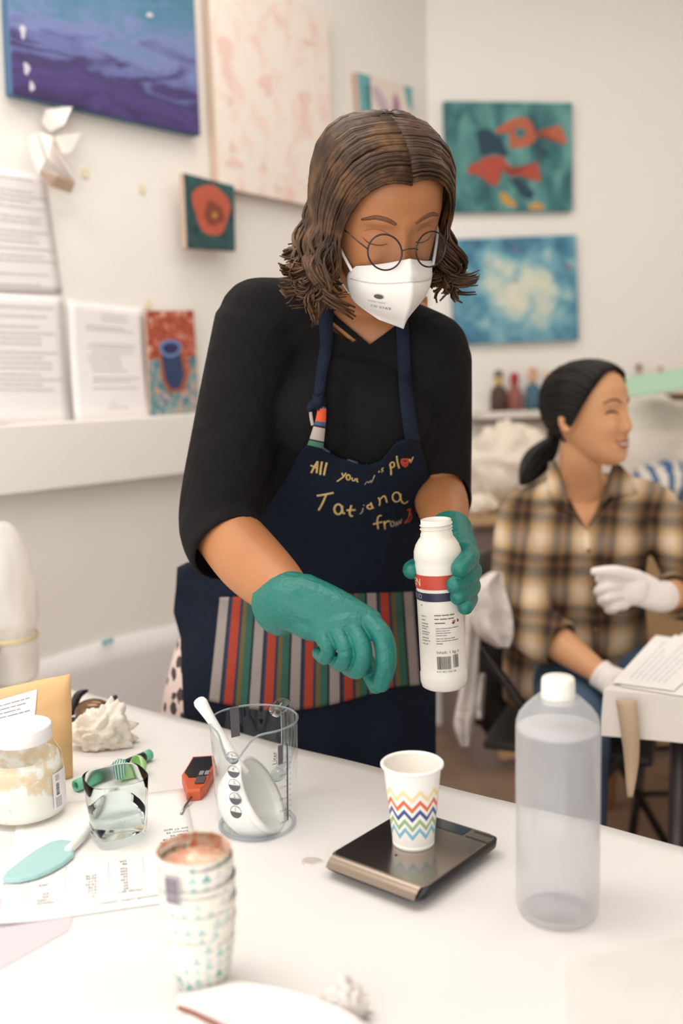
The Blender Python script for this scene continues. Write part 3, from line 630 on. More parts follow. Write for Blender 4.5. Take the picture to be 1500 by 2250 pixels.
mesh('handle', *limb([V(p) for p in hpts[::3]], [0.0075, 0.0085, 0.0075, 0.006, 0.0055, 0.005, 0.005, 0.005, 0.005][:len(hpts[::3])], 12, [0.004, 0.0045, 0.0045, 0.004, 0.004, 0.0035, 0.003, 0.003, 0.003][:len(hpts[::3])], hint=(1, 0.1, 0.6)), SCM, scp)

# --- drinking glass with water
gb = PZ(261, 1842, TZ); rg0 = pxm(60, gb); Hg = zat(255, 1705, gb) - TZ; rg1 = pxm(70, gb + V((0, 0, Hg)))
dg = thing('drinking_glass', 'squat clear drinking glass half full of water', 'glass', gb)
def sq(k, a, r, z): c, s = abs(math.cos(a - 0.5)), abs(math.sin(a - 0.5)); return r * (1 / (c ** 3.2 + s ** 3.2) ** (1 / 3.2)) * 0.95, z
th_ = 0.0020
outp = [(0, 0.0005), (rg0 * 0.84, 0.0005), (rg0 * 0.94, 0.003)] + [(rg0 + (rg1 - rg0) * t, 0.008 + (Hg - 0.008) * t) for t in (0, 0.25, 0.5, 0.75, 1)]
inp = [(rg0 + (rg1 - rg0) * t - th_, 0.010 + (Hg - 0.010) * t) for t in (0.99, 0.75, 0.5, 0.25, 0.04)] + [(rg0 * 0.86, 0.0105), (0, 0.0105)]
SOLID = mat('solid_glass', (244, 250, 250), 0.0, **{'Transmission Weight': 1.0, 'IOR': 1.12})
mesh('glass_wall', *lathe(outp + [(rg1 - th_ * 0.5, Hg + 0.0008)] + inp, 64, gb, fn=sq), SOLID, dg)
zwt = Hg * 0.50; rwt = rg0 + (rg1 - rg0) * 0.47 - th_ - 0.0003
mesh('water', *lathe([(0, 0.0112), (rg0 * 0.84, 0.0112), (rg0 - th_ - 0.0004, 0.015), (rwt, zwt), (rwt * 0.97, zwt - 0.0006), (0, zwt - 0.0008)], 64, gb, fn=sq), mat('water_body', (248, 252, 252), 0.0, **{'Transmission Weight': 1.0, 'IOR': 1.10}), dg)
tv, tf = text2d([('10cl', -0.006, 0, 0.007)]); ga_ = math.atan2(-gb.y, -gb.x) + 0.1
mesh('embossed_mark', [gb + V((r2_ * math.cos(ga_ + x / rg0), r2_ * math.sin(ga_ + x / rg0), Hg * 0.42 + y)) for x, y in tv for r2_ in (sq(0, ga_ + x / rg0, rg0 + (rg1 - rg0) * 0.42 + 0.0008, 0)[0],)], tf, mat('emboss_grey', (176, 180, 184), 0.4), dg, smooth=False)['kind'] = 'stuff'
# --- glass jar with white lid and coconut fat
jb = PZ(58, 1790, TZ); rj = pxm(86, jb + V((0, 0, 0.05))); zj = lambda y: zat(58, y, jb) - TZ
jar = thing('glass_jar', 'glass jar with white lid holding the remains of white coconut fat', 'jar', jb)
hs = zj(1665); hl0 = zj(1622); hl1 = zj(1592); rl = pxm(67, jb + V((0, 0, hl1)))
mesh('glass_wall', *lathe([(0, 0.002), (rj * 0.85, 0.0015), (rj * 0.97, 0.006), (rj, 0.016), (rj, hs - 0.008), (rj * 0.96, hs + 0.006), (rj * 0.84, hs + 0.016), (rj * 0.76, hl0)], 48, jb), GLASS, jar)
def f_fat(n, b, tc):
    sep = n('ShaderNodeSeparateXYZ', {0: tc.outputs['Object']})
    z = n.noise(tc.outputs['Object'], 34, 5, 0.62, 0.6)
    n.t.links.new(n.ramp(n.math('ADD', z, n.math('MULTIPLY', n.math('ABSOLUTE', n.math('SUBTRACT', sep.outputs[2], 0.062)), 3.4)), [(0.44, (232, 206, 172)), (0.52, (238, 222, 200)), (0.55, (247, 243, 234))]), b.inputs['Base Color'])
FAT = mat('coconut_fat', rough=0.55, fn=f_fat, **{'Subsurface Weight': 0.0})
mesh('fat_residue', *lathe([(0, 0.006), (rj * 0.95, 0.008), (rj * 0.975, 0.018), (rj * 0.975, hs - 0.012), (rj * 0.90, hs + 0.004), (rj * 0.6, hs - 0.03), (0, hs - 0.05)], 40, jb), FAT, jar)
mesh('lid', *lathe([(rl * 0.97, hl0 - 0.002), (rl, hl0), (rl * 1.0, hl1 - 0.002), (rl * 0.97, hl1), (rl * 0.9, hl1 - 0.0008), (0, hl1 - 0.001)], 48, jb, fn=lambda k, a, r, z: (r * (1 + (0.008 * math.cos(a * 40) if k == 1 else 0)), z)), mat('lid_white', (247, 245, 246), 0.35), jar)
ja = math.atan2(-jb.y, -jb.x) + 0.95
def jw(u, v, h=0.0008): a = ja + u; return jb + V(((rj + h) * math.cos(a), (rj + h) * math.sin(a), 0.016 + v * (hs - 0.03)))
vs, fs, uv = grid(8, 4, lambda u, v: jw(-0.22 + u * 0.75, v)); mesh('label', vs, fs, mat('label_paper', (244, 242, 246), 0.5), jar, uv=uv)
rb_ = random.Random(5)
def barcode(x0, x1, y0, y1, rnd, horiz=False):
    rs_ = []; x = x0
    while x < x1 - 0.01 * (x1 - x0): wd = rnd.choice([0.012, 0.02, 0.034]) * (x1 - x0); rs_.append((x, y0, min(x1, x + wd), y1) if not horiz else (y0, x, y1, min(x1, x + wd))); x += wd + rnd.choice([0.012, 0.02, 0.03]) * (x1 - x0)
    return rect2d(rs_)
v2, f2 = barcode(0.38, 0.72, -0.12, 0.0, rb_, True); mesh('barcode', [jw(a, b, 0.0014) for a, b in v2], f2, INK, jar, smooth=False)['kind'] = 'stuff'
v2, f2 = bars2d([(0.04, 0.33, -0.15 + 0.04 * k, 0.02) for k in range(6)] + [(0.78, 0.95, -0.12 + 0.04 * k, 0.02) for k in range(4)], rb_); mesh('printed_text', [jw(b, a, 0.0014) for a, b in v2], f2, INK_GREY, jar, smooth=False)['kind'] = 'stuff'

# --- kraft paper pouch
kp = PZ(160, 1708, TZ); kY = kp.y
pk = thing('kraft_pouch', 'brown kraft paper pouch with white ingredient label behind the jar', 'pouch', P(60, 1700, kY) * 1)
pk.location = (pk.location.x, kY, TZ); pk['_o'] = tuple(pk.location)
kTR = P(155, 1480, kY - 0.005); kTL = P(-70, 1528, kY - 0.005); kBR = V((kp.x, kY, TZ + 0.0005)); kBL = P(-70, 1715, kY); kBL.z = TZ + 0.0005
def kpf(u, v, s=1):
    p = (kBL.lerp(kBR, u)).lerp(kTL.lerp(kTR, u), v); t = 0.022 * (4 * u * (1 - u)) ** 0.5 * (1 - v) ** 0.5 * (0.35 + 0.65 * min(1, v * 6 + 0.3))
    w_ = 0.0035 * noise.noise(V((u * 5, v * 5, 3 * s))) ; return p + V((0, -s * (t + 0.0012) + w_, 0))
vs, fs, uv = grid(16, 18, lambda u, v: kpf(u, v, 1)); v2, f2, u2 = grid(16, 18, lambda u, v: kpf(u, v, -1)); k = len(vs); M_ = 17
fs2 = fs + [tuple(i + k for i in reversed(f_)) for f_ in f2]; rimi = [i for i in range(M_)] + [M_ * j + 16 for j in range(1, 19)] + [M_ * 18 + i for i in range(15, -1, -1)] + [M_ * j for j in range(17, 0, -1)]
for a, b in zip(rimi, rimi[1:] + rimi[:1]): fs2.append((b, a, a + k, b + k))
KRAFT = mat('kraft_paper', (226, 184, 132), 0.7, var=0.07, vscale=30, bump=0.3, bscale=30, bdist=0.003)
mesh('pouch_body', vs + v2, fs2, KRAFT, pk, uv=uv + u2)
vs, fs, uv = grid(8, 8, lambda u, v: kpf(0.05 + 0.61 * u + 0.03 * v, 0.32 + 0.55 * v + 0.06 * u, 1) + V((0, -0.0012, 0))); mesh('label', vs, fs, mat('label_paper'), pk, uv=uv)
klab = lambda x, y: kpf(0.05 + 0.61 * x + 0.03 * y, 0.32 + 0.55 * y + 0.06 * x, 1) + V((0, -0.002, 0))
v2, f2 = bars2d([(0.3, 0.92 - 0.08 * (k % 3), 0.88 - 0.075 * k, 0.028) for k in range(6)] + [(0.1, 0.62, 0.3 - 0.08 * k, 0.028) for k in range(3)], rb_); mesh('printed_text', [klab(a, b) for a, b in v2], f2, mat('mid_ink', (150, 144, 146), 0.8), pk, smooth=False)['kind'] = 'stuff'
v2, f2 = rect2d([(0.62, 0.30, 0.95, 0.315), (0.62, 0.14, 0.95, 0.155), (0.62, 0.14, 0.63, 0.31), (0.94, 0.14, 0.95, 0.31), (0.79, 0.14, 0.8, 0.31)]); tv, tf = text2d([('REP', 0.64, 0.19, 0.09), ('EC', 0.83, 0.19, 0.09)]); o = len(v2)
mesh('printed_box', [klab(a, b) for a, b in v2 + tv], f2 + [tuple(i + o for i in f_) for f_ in tf], INK, pk, smooth=False)['kind'] = 'stuff'

# --- crumpled paper towel, goggles
def crumple(c, rx, ry, rz, amp, fr, seed, lo=None, nu=56, nv=36):
    vs, fs = ball((0, 0, 0), 1, 1, 1, None, nu, nv); out = []
    for v in vs:
        d = V(v); q_ = d * fr + V((seed, seed * 1.7, seed * 0.3)); k = 1 + amp * (abs(noise.noise(q_)) * 2 - 0.6) + amp * 0.6 * (abs(noise.noise(q_ * 2.3)) * 2 - 0.5) + amp * 0.3 * noise.noise(q_ * 5)
        p = V((d.x * rx * k, d.y * ry * k, d.z * rz * k)) + V(c); 
        if lo is not None: p.z = max(p.z, lo + 0.0005 * (1 + noise.noise(q_ * 3)))
        out.append(p)
    return out, fs
c = PZ(222, 1640, TZ); rc = pxm(66, c)
vs, fs = crumple(c + V((0, 0, 0.022)), rc * 1.0, rc * 0.72, 0.036, 0.30, 1.7, 3.1, TZ)
def peak(p): return p
vs = [V(p) + V((0, 0, 1)) * (max(0, p.z - TZ - 0.02) * 0.9 * max(0, (p.x - c.x) / rc)) for p in vs]
tag(mesh('paper_towel', vs, fs, mat('towel_paper', (240, 234, 222), 0.85, bump=0.6, bscale=60, bdist=0.004), loc=c), 'crumpled white paper towel behind the green marker', 'paper towel')
g0 = PZ(215, 1592, TZ); gg = thing('safety_goggles', 'dark goggles with bronze lens behind the crumpled towel', 'goggles', g0)
gc = P(205, 1556, g0.y) ; rgx = pxm(42, gc); BRZ = mat('bronze_lens', (112, 84, 62), 0.2, 0.6)
mesh('lens', *ball(V((gc.x, gc.y, TZ + 0.022)), rgx, 0.02, 0.0215, nu=20, nv=12), BRZ, gg)
ga = P(160, 1560, g0.y); gd = P(258, 1535, g0.y)
mesh('temple', *limb([P(158, 1565, g0.y + 0.01), P(170, 1530, g0.y + 0.01), P(190, 1518, g0.y + 0.02)], [0.006, 0.007, 0.003], 10), BLACK_PL, gg)
mesh('temple', *limb([P(228, 1570, g0.y), P(248, 1550, g0.y), P(253, 1532, g0.y + 0.005)], [0.005, 0.005, 0.004], 10), BLACK_PL, gg)
mesh('frame', *limb([V((ga.x, g0.y, TZ + 0.008)), V((gc.x, g0.y - 0.02, TZ + 0.006)), V((gd.x, g0.y, TZ + 0.008))], [0.006, 0.004, 0.006], 10), BLACK_PL, gg)

# --- green marker pen
m0 = PZ(166, 1728, TZ + 0.008); m1 = PZ(331, 1658, TZ + 0.008); mr = pxm(13.5, m0)
mk = thing('marker_pen', 'mint green marker pen with black bands lying on the table', 'marker', (m0.lerp(m1, .5).x, m0.lerp(m1, .5).y, TZ))
MINT = mat('mint_plastic', (112, 196, 160), 0.4); up0 = V((0, 0, TZ + mr + 0.0004 - m0.z)); m0 += up0; m1 += up0; L_ = (m1 - m0).length; du = (m1 - m0).normalized()
mesh('cap', *lathe([(mr * 0.6, 0.004), (mr * 0.62, 0), (mr * 0.95, 0), (mr, 0.003), (mr, L_ * 0.40), (mr * 0.9, L_ * 0.41)], 24, m0, du), MINT, mk)
mesh('cap_recess', *lathe([(0, 0.004), (mr * 0.62, 0.004)], 24, m0, du), mat('mint_dark', (70, 150, 118), 0.5), mk)
mesh('barrel', *lathe([(mr * 0.9, L_ * 0.41), (mr * 0.9, L_ * 0.52), (mr * 0.88, L_ * 0.93)], 24, m0, du), mat('marker_black', (34, 40, 46), 0.35), mk)
mesh('end_plug', *lathe([(mr * 0.88, L_ * 0.9), (mr * 0.93, L_ * 0.92), (mr * 0.93, L_ * 0.99), (mr * 0.7, L_), (0, L_)], 24, m0, du), MINT, mk)
# --- green hinged egg-shaped clip
e0 = PZ(285, 1712, TZ); eg = thing('hinged_pod', 'open pale green plastic pod with blue leaf print behind the glass', 'pod', e0)
ec = P(296, 1684, e0.y + 0.01); er = pxm(23, ec); en = V((-0.75, -0.6, 0.35)).normalized()
o = mesh('shell', *lathe([(er, 0), (er * 0.97, -er * 0.4), (er * 0.7, -er * 0.8), (0, -er)], 28, ec, en), mat('lime_plastic', (176, 222, 152), 0.4), eg); thick(o, 0.0012)
def f_pod(n, b, tc):
    z = n('ShaderNodeTexWave', {'Vector': tc.outputs['Object'], 'Scale': 95.0, 'Distortion': 5.0}).outputs[1]; n.t.links.new(n.ramp(z, [(0.42, (182, 224, 150)), (0.5, (74, 120, 168))]), b.inputs['Base Color'])
ec2 = P(262, 1690, e0.y - 0.012); 
mesh('printed_shell', *lathe([(er * 0.95, -er * 0.15), (er * 0.96, 0), (er * 0.8, er * 0.35), (er * 0.45, er * 0.55), (0, er * 0.6)], 28, ec2, V((-0.35, -0.85, 0.45)).normalized()), mat('pod_print', rough=0.4, fn=f_pod), eg)
mesh('peg', *limb([ec + en * 0.001, ec + en * 0.006 + V((0, 0, 0.006))], [0.0012, 0.0012], 8), WHITE_PL, eg)
mesh('hinge', *limb([V((e0.x - 0.008, e0.y - 0.004, TZ + 0.005)), V((e0.x + 0.01, e0.y + 0.004, TZ + 0.005))], [0.0045, 0.0045], 10), mat('lime_plastic'), eg)

# --- orange probe thermometer
tpx = [(400, 1722), (424, 1683), (470, 1680), (476, 1702), (452, 1748), (440, 1758), (412, 1760)]
tpoly = [PZ(x, y, TZ + 0.0005) for x, y in tpx]; tc_ = sum(tpoly, V()) / 7
th = thing('probe_thermometer', 'orange digital probe thermometer with black face beside the beaker', 'thermometer', (tc_.x, tc_.y, TZ))
o = mesh('body', *prism([p for p in tpoly][::-1], 0.015, bevel=0.003), mat('orange_plastic', (206, 92, 54), 0.45), th, smooth=False)
fpoly = [tc_.lerp(PZ(x, y, TZ), 0.92) for x, y in ((404, 1722), (425, 1686), (467, 1683), (470, 1702), (452, 1732), (414, 1734))]
mesh('face_plate', *prism([V((p.x, p.y, TZ + 0.0155)) for p in fpoly][::-1], 0.0012), mat('thermo_black', (34, 32, 36), 0.3), th, smooth=False)
fp = lambda u, v: PZ(*[a + b * u + c_ * v for a, b, c_ in zip((420, 1726), (34, -2), (14, -34))], TZ + 0.0167)
for nm, (u0, v0, u1, v1), mm in (('display', (0.15, 0.12, 0.75, 0.55), mat('lcd_grey', (98, 92, 92), 0.15)), ('button', (0.2, 0.66, 0.48, 0.9), mat('button_grey', (150, 148, 150), 0.4)), ('button', (0.56, 0.66, 0.84, 0.9), mat('button_grey'))):
    mesh(nm, *prism([fp(u0, v0), fp(u0, v1), fp(u1, v1), fp(u1, v0)][::-1], 0.0008), mm, th, smooth=False)
mesh('probe', *tube([PZ(420, 1752, TZ + 0.006), PZ(406, 1772, TZ + 0.0035), PZ(398, 1788, TZ + 0.003)], 0.0018, 8), mat('probe_steel', (170, 164, 160), 0.25, 0.9), th)

# --- recipe sheet (read from the far side of the table)
rA = PZ(-5, 2037, TZ + 0.001); rB_ = PZ(455, 1970, TZ + 0.001); rx_ = (rA - rB_).normalized(); rB2 = rA - rx_ * 0.215; ry_ = V((-rx_.y, rx_.x, 0)); ry_ = -ry_ if ry_.y > 0 else ry_   # ry_ points to the camera
rs_t = thing('recipe_sheet', 'printed soap recipe sheet with a table under the glass and spatula', 'paper sheet', ((rA + rB2) / 2))
def rsh(x, y, h=0.0): p = rB2 + rx_ * x - ry_ * (-y); return V((p.x, p.y, TZ + 0.0012 + h + 0.004 * max(0, (x - 0.16) / 0.055) ** 2 * max(0, 1 + y / 0.05)))
RL = 0.297
vs, fs, uv = grid(16, 16, lambda u, v: rsh(u * 0.215, -v * RL)); o = mesh('sheet', vs, fs, WHITE_PAPER, rs_t, uv=uv); thick(o, 0.0003, 1)
T_ = [('Master-Klass „Naturseife selber machen“', 0.012, -0.018, 0.0062), ('Menge (gr.)', 0.068, -0.036, 0.0056), ('%', 0.118, -0.036, 0.0056), ('Optimal', 0.16, -0.036, 0.0056)]
c1 = ['Zutaten', 'Mandelöl', 'Kokosnussöl', 'Bienenwachs', 'Shea Butter', 'Rapsöl', 'Kokosöl', 'Olivenöl', 'Menge', 'NaOH', 'Wasser']; c2 = ['', '60', '30', '20', '140', '30', '220', '200', '720', '98', '238']; c3 = ['', '11,11', '4,17', '2,78', '19,44', '4,17', '30,56', '27,78']; c4 = ['', '100%', '6%', '6%', '', '', '100%']
for k, (cc, x) in enumerate(((c1, 0.008), (c2, 0.078), (c3, 0.112), (c4, 0.163))):
    for i, s in enumerate(cc):
        if s: T_.append((s, x + (0 if k == 0 else 0.004), -0.036 - 0.0068 * i - (0.004 if i > 8 else 0), 0.0056))
T_ += [(s, 0.006, -0.124 - 0.0085 * i, 0.006) for i, s in enumerate(('Überfettung: 7%', 'Eigenschaften', 'Härte: 39 (gut)', 'Reinigung: 18', 'Pflege: 54', 'Schaum: 26', 'Jod: 57 (gut)'))]
tv, tf = text2d(T_); mesh('printed_text', [rsh(a, b, 0.0006) for a, b in tv], tf, mat('soft_ink', (44, 40, 46), 0.7), rs_t, smooth=False)['kind'] = 'stuff'
v2, f2 = rect2d([(0.064, -0.112, 0.0643, -0.032), (0.103, -0.112, 0.1033, -0.032), (0.15, -0.112, 0.1503, -0.032), (0.19, -0.112, 0.1903, -0.032)] + [(0.064, -0.0375 - 0.0068 * k, 0.19, -0.0374 - 0.0068 * k) for k in range(11)]); mesh('table_lines', [rsh(a, b, 0.0005) for a, b in v2], f2, INK_GREY, rs_t, smooth=False)['kind'] = 'stuff'
# sheet underneath
c = [PZ(x, y, TZ + 0.0004) for x, y in ((-80, 1960), (165, 2003), (150, 2045), (-80, 2175))]
o = mesh('under_sheet', c, [(0, 1, 2, 3)], mat('under_paper', (214, 206, 214), 0.6), smooth=False, loc=c[0]); thick(o, 0.0003, 1)
tag(o, 'pale lilac sheet peeking out from beneath the recipe sheet', 'paper sheet')

# --- turquoise spatula
sp_px = [(5, 1936), (16, 1921), (40, 1902), (75, 1876), (112, 1856), (135, 1851), (157, 1854), (164, 1868), (162, 1884), (140, 1902), (110, 1919), (80, 1931), (45, 1939), (15, 1940)]
cz = TZ + 0.0035; spl = [PZ(x, y, cz) for x, y in sp_px]; spc = sum(spl, V()) / len(spl)
st = thing('silicone_spatula', 'turquoise silicone spatula with white handle lying on the recipe sheet', 'spatula', (spc.x, spc.y, cz))
n_ = len(spl); vs = spl + [spc.lerp(p, 0.985) + V((0, 0, 0.004)) for p in spl] + [spc.lerp(p, 0.94) + V((0, 0, 0.0048)) for p in spl] + [spc + V((0, 0, 0.0052))]
fs = [tuple(range(n_))] + [(k * n_ + (i + 1) % n_, k * n_ + i, k * n_ + n_ + i, k * n_ + n_ + (i + 1) % n_) for k in range(2) for i in range(n_)] + [(2 * n_ + (i + 1) % n_, 2 * n_ + i, 3 * n_) for i in range(n_)]
o = mesh('blade', vs, fs, mat('turquoise_silicone', (168, 208, 209), 0.55), st, smooth=False)
mesh('handle', *limb([PZ(152, 1866, cz + 0.004), PZ(178, 1842, cz + 0.0045), PZ(205, 1806, cz + 0.005), PZ(260, 1742, cz + 0.005)], [0.0055, 0.005, 0.005, 0.006], 12), WHITE_PL, st)

# --- stack of muffin cases
sb = PZ(446, 2158, TZ); sr = pxm(82, sb + V((0, 0, 0.1))); stop = zat(425, 1868, sb) - TZ
def f_case(n, b, tc):
    sep = n('ShaderNodeSeparateXYZ', {0: tc.outputs['UV']}); u = n.math('MULTIPLY', sep.outputs[0], 17); v = n.math('MULTIPLY', sep.outputs[1], 4.0)
    fu = n.math('PINGPONG', u, 0.5); fv = n.math('FRACT', v); k = n.math('LESS_THAN', n.math('ADD', n.math('MULTIPLY', n.math('SUBTRACT', 0.5, fu), 2.0), fv), 0.86)
    cell = n('ShaderNodeCombineXYZ', {0: n.math('FLOOR', u), 1: n.math('FLOOR', v)}); rnd = n('ShaderNodeTexWhiteNoise', {0: cell.outputs[0]}, noise_dimensions='2D').outputs[0]
    tcol = n.ramp(rnd, [(0.0, (244, 238, 226)), (0.25, (200, 222, 216)), (0.5, (176, 210, 206)), (0.8, (120, 180, 178)), (0.9, (216, 222, 228))], 'CONSTANT')
    n.t.links.new(n.mix(k, lin((246, 240, 230)), tcol), b.inputs['Base Color'])
CASE = mat('muffin_case_paper', rough=0.7, fn=f_case, **{'Transmission Weight': 0.0})
def f_inner(n, b, tc):
    z = n.noise(tc.outputs['Object'], 60, 3, 0.5, 1.0); n.t.links.new(n.ramp(z, [(0.42, (246, 232, 212)), (0.52, (240, 196, 166)), (0.6, (232, 140, 112)), (0.68, (244, 226, 206)), (0.74, (70, 150, 136))]), b.inputs['Base Color'])
INNER = mat('floral_inside', rough=0.7, fn=f_inner)
NCASE = 15; hcase = 0.042; gapc = (stop - hcase) / (NCASE - 1)
sd_ = proj(sb + V((0, 0, stop)))[0]
lean = pxm(425 - sd_, sb) / stop
NC = 48
def casemesh(seed, top):
    rr = random.Random(seed); vs, uv = [], []
    lv = [(0.80, 0), (0.86, 0.3), (0.93, 0.6), (0.985, 0.9), (1.0, 1.0)]
    for s, v in lv:
        for i in range(NC + 1): a = 2 * math.pi * i / NC; w_ = 0.006 * math.sin(a * 3 + seed) * v + 0.008 * math.cos(a * 24) * (0.4 + 0.6 * v); r_ = sr * (s + w_); vs.append(V((r_ * math.cos(a), r_ * math.sin(a), hcase * v + (0.0015 * math.sin(a * 2 + seed * 2) if v == 1 else 0)))); uv.append((i / NC + seed * 0.037, v))
    k = len(vs)
    for s, v in ((0.988, 0.995), (0.9, 0.72) if top else (0.74, 0.06)):
        for i in range(NC + 1): a = 2 * math.pi * i / NC; w_ = 0.012 * math.sin(a * 3 + seed) * v; r_ = sr * (s + w_ - 0.006); vs.append(V((r_ * math.cos(a), r_ * math.sin(a), hcase * v + 0.0005))); uv.append((i / NC, v))
    M1 = NC + 1; R_ = len(lv); fs = [(j * M1 + i, j * M1 + i + 1, (j + 1) * M1 + i + 1, (j + 1) * M1 + i) for j in range(R_ - 1) for i in range(NC)]; mi = [0] * len(fs)
    fs += [(R_ * M1 + i + 1, R_ * M1 + i, (R_ + 1) * M1 + i, (R_ + 1) * M1 + i + 1) for i in range(NC)]; fs += [((R_ - 1) * M1 + i, (R_ - 1) * M1 + i + 1, R_ * M1 + i + 1, R_ * M1 + i) for i in range(NC)]
    fs.append(tuple(((R_ + 1) * M1 + i) for i in range(NC))); fs.append(tuple(i for i in range(NC - 1, -1, -1))); mi += [1] * (len(fs) - len(mi) - 1) + [0]
    return vs, fs, uv, mi
for k in range(NCASE):
    vs, fs, uv, mi = casemesh(k * 1.3, k == NCASE - 1); z = TZ + 0.0012 + gapc * k; L_ = V((sb.x + lean * gapc * k + 0.0012 * math.sin(k * 2.1), sb.y + 0.0012 * math.cos(k * 1.7), z))
    ks = float(np.interp(k, [0, 4, 9, 14], [0.86, 0.97, 1.03, 0.99])); o = mesh('muffin_case', [V((v.x * ks, v.y * ks, v.z)) + L_ for v in vs], fs, [CASE, INNER if k == NCASE - 1 else CASE], mi=mi, uv=uv, loc=L_)
    ORD = ['', 'second', 'third', 'fourth', 'fifth', 'sixth', 'seventh']; lab = ('%s patterned muffin case from the bottom of the stack' % ORD[k] if k < 7 else 'middle muffin case of the stack, eighth from either end' if k == 7 else '%s patterned muffin case from the top of the stack' % ORD[14 - k]) if 0 < k < NCASE - 1 else ('lowest paper muffin case of the stack, teal triangles fully showing' if k == 0 else 'topmost muffin case of the stack with peach floral inside')
    tag(o, lab, 'muffin case', 'stacked paper muffin cases')
def stk(a, z, h=0.0025): L_ = sb + V((lean * (z - 0.02), 0, z)); return V((L_.x + (sr * 1.02 + h) * math.cos(a), L_.y + (sr * 1.02 + h) * math.sin(a), TZ + z))
fa = math.atan2(-sb.y, -sb.x) - 0.62; zt0 = zat(378, 1945, sb) - TZ; zt1 = zat(378, 1885, sb) - TZ
stt = thing('barcode_sticker', 'greyish barcode sticker on the upper side of the muffin case stack', 'sticker', stk(fa, (zt0 + zt1) / 2, 0.002))
vs, fs, uv = grid(6, 3, lambda u, v: stk(fa - 0.2 + 0.42 * u, zt0 + (zt1 - zt0) * v)); mesh('sticker', vs, fs, mat('sticker_grey', (204, 198, 206), 0.5), stt, uv=uv)
v2, f2 = barcode(0.05, 0.95, 0.08, 0.92, rb_); mesh('barcode', [stk(fa - 0.2 + 0.42 * b, zt0 + (zt1 - zt0) * a, 0.0032) for a, b in v2], f2, mat('barcode_ink', (96, 84, 96), 0.7), stt, smooth=False)['kind'] = 'stuff'

# --- foreground: white paper bag with brown edge, small napkin twist, clear film, drops
fb = thing('paper_bag', 'blurred white paper bag with a brown edge at the bottom of the frame', 'paper bag', PZ(560, 2240, TZ))
def fbf(u, v):
    x = 385 + 430 * u; y = 2290 - (2290 - (2150 + 55 * abs(u - 0.32) / 0.5 + 30 * u)) * v; p = PZ(x, y, TZ + 0.001); d = (4 * u * (1 - u)) ** 0.6
    p.z = TZ + 0.001 + 0.03 * d * math.sin(math.pi * min(1, v * 1.05) * 0.9) * (0.8 + 0.3 * noise.noise(V((u * 4, v * 3, 1)))); return p
vs, fs, uv = grid(26, 16, fbf); o = mesh('bag_paper', vs, fs, mat('bag_white', (247, 244, 240), 0.7), fb, uv=uv); thick(o, 0.0008)
mesh('brown_edge', *tube([PZ(x, y, TZ + 0.012) for x, y in ((392, 2214), (425, 2226), (470, 2248), (520, 2275))], 0.0022, 8), mat('bag_brown', (150, 96, 82), 0.7), fb)
c = PZ(755, 2235, TZ); vs, fs = crumple(c + V((0, 0, 0.012)), 0.022, 0.014, 0.021, 0.5, 2.2, 8.2, TZ, 32, 22)
tag(mesh('napkin_scrap', vs, fs, mat('napkin_white', (238, 230, 226), 0.8), loc=c), 'small blurred twist of white napkin at the bottom edge', 'napkin')
FILM = mat('clear_film', fn=lambda n, b, tc: n.t.links.new(n('ShaderNodeMixShader', {0: 0.16, 1: n('ShaderNodeBsdfTransparent').outputs[0], 2: n('ShaderNodeBsdfPrincipled', {'Base Color': lin((236, 232, 226)), 'Roughness': 0.25}).outputs[0]}).outputs[0], n.n['Material Output'].inputs[0]))
def flm(u, v):
    x = 1240 + 340 * u; y = 2290 - (180 + 70 * u) * v; p = PZ(x, y, TZ + 0.001); p.z = TZ + 0.0015 + 0.008 * abs(noise.noise(V((u * 4, v * 4, 5)))) + 0.004 * abs(noise.noise(V((u * 9, v * 9, 2)))); return p
vs, fs, uv = grid(30, 24, flm); tag(mesh('plastic_film', vs, fs, FILM, uv=uv, loc=PZ(1400, 2200, TZ)), 'crinkled clear plastic film at the lower right corner of the table', 'film')
WET = glassy('wet_drop', (246, 243, 240), 1.5)
c = PZ(684, 1893, TZ); rdx = pxm(24, c)
vs = [V((c.x, c.y, TZ + 0.0008))]; 
for s, z in ((0.6, 0.0012), (0.85, 0.0014), (1.0, 0.0002)):
    for x, y in blob(0, 0, rdx * s, rdx * s * 0.75, 28, 0.08, 1.3): vs.append(V((c.x + x, c.y + y, TZ + z)))
fs = [(0, 1 + i, 1 + (i + 1) % 28) for i in range(28)] + [(1 + k * 28 + i, 1 + k * 28 + 28 + i, 1 + k * 28 + 28 + (i + 1) % 28, 1 + k * 28 + (i + 1) % 28) for k in range(2) for i in range(28)]
tag(mesh('water_spill', vs, fs, WET, loc=c), 'small wet ring on the table left of the scale', 'spill')
# --- far left of the table: clear plastic bag and grey pot
pb = PZ(22, 1492, TZ); pg = thing('plastic_bag', 'upright clear plastic bag with yellow band at the left edge', 'plastic bag', pb)
def bagfn(k, a, r, z): q_ = V((math.cos(a) * 1.5, math.sin(a) * 1.5, z * 14)); return r * (1 + 0.12 * noise.noise(q_) + 0.05 * noise.noise(q_ * 2.7)), z
hb = zat(30, 1150, pb) - TZ; rbg = pxm(62, pb)
pr = [(0, 0.001)] + [(rbg * s, hb * t + 0.001) for s, t in ((0.95, 0.0), (1.05, 0.06), (1.08, 0.2), (0.98, 0.28), (1.06, 0.36), (1.05, 0.55), (0.95, 0.72), (0.8, 0.85), (0.55, 0.95), (0.3, 1.0))] + [(0, hb)]
BAGM = mat('bag_film', (250, 246, 240), 0.18, bump=0.5, bscale=16, bdist=0.012, **{'Transmission Weight': 0.55, 'IOR': 1.05})
S_ = spline(pr, 4); mesh('bag_film', *lathe([(max(0, s[0]) if 0 < i < len(S_) - 1 else 0, s[1]) for i, s in enumerate(S_)], 44, pb, fn=bagfn), BAGM, pg)
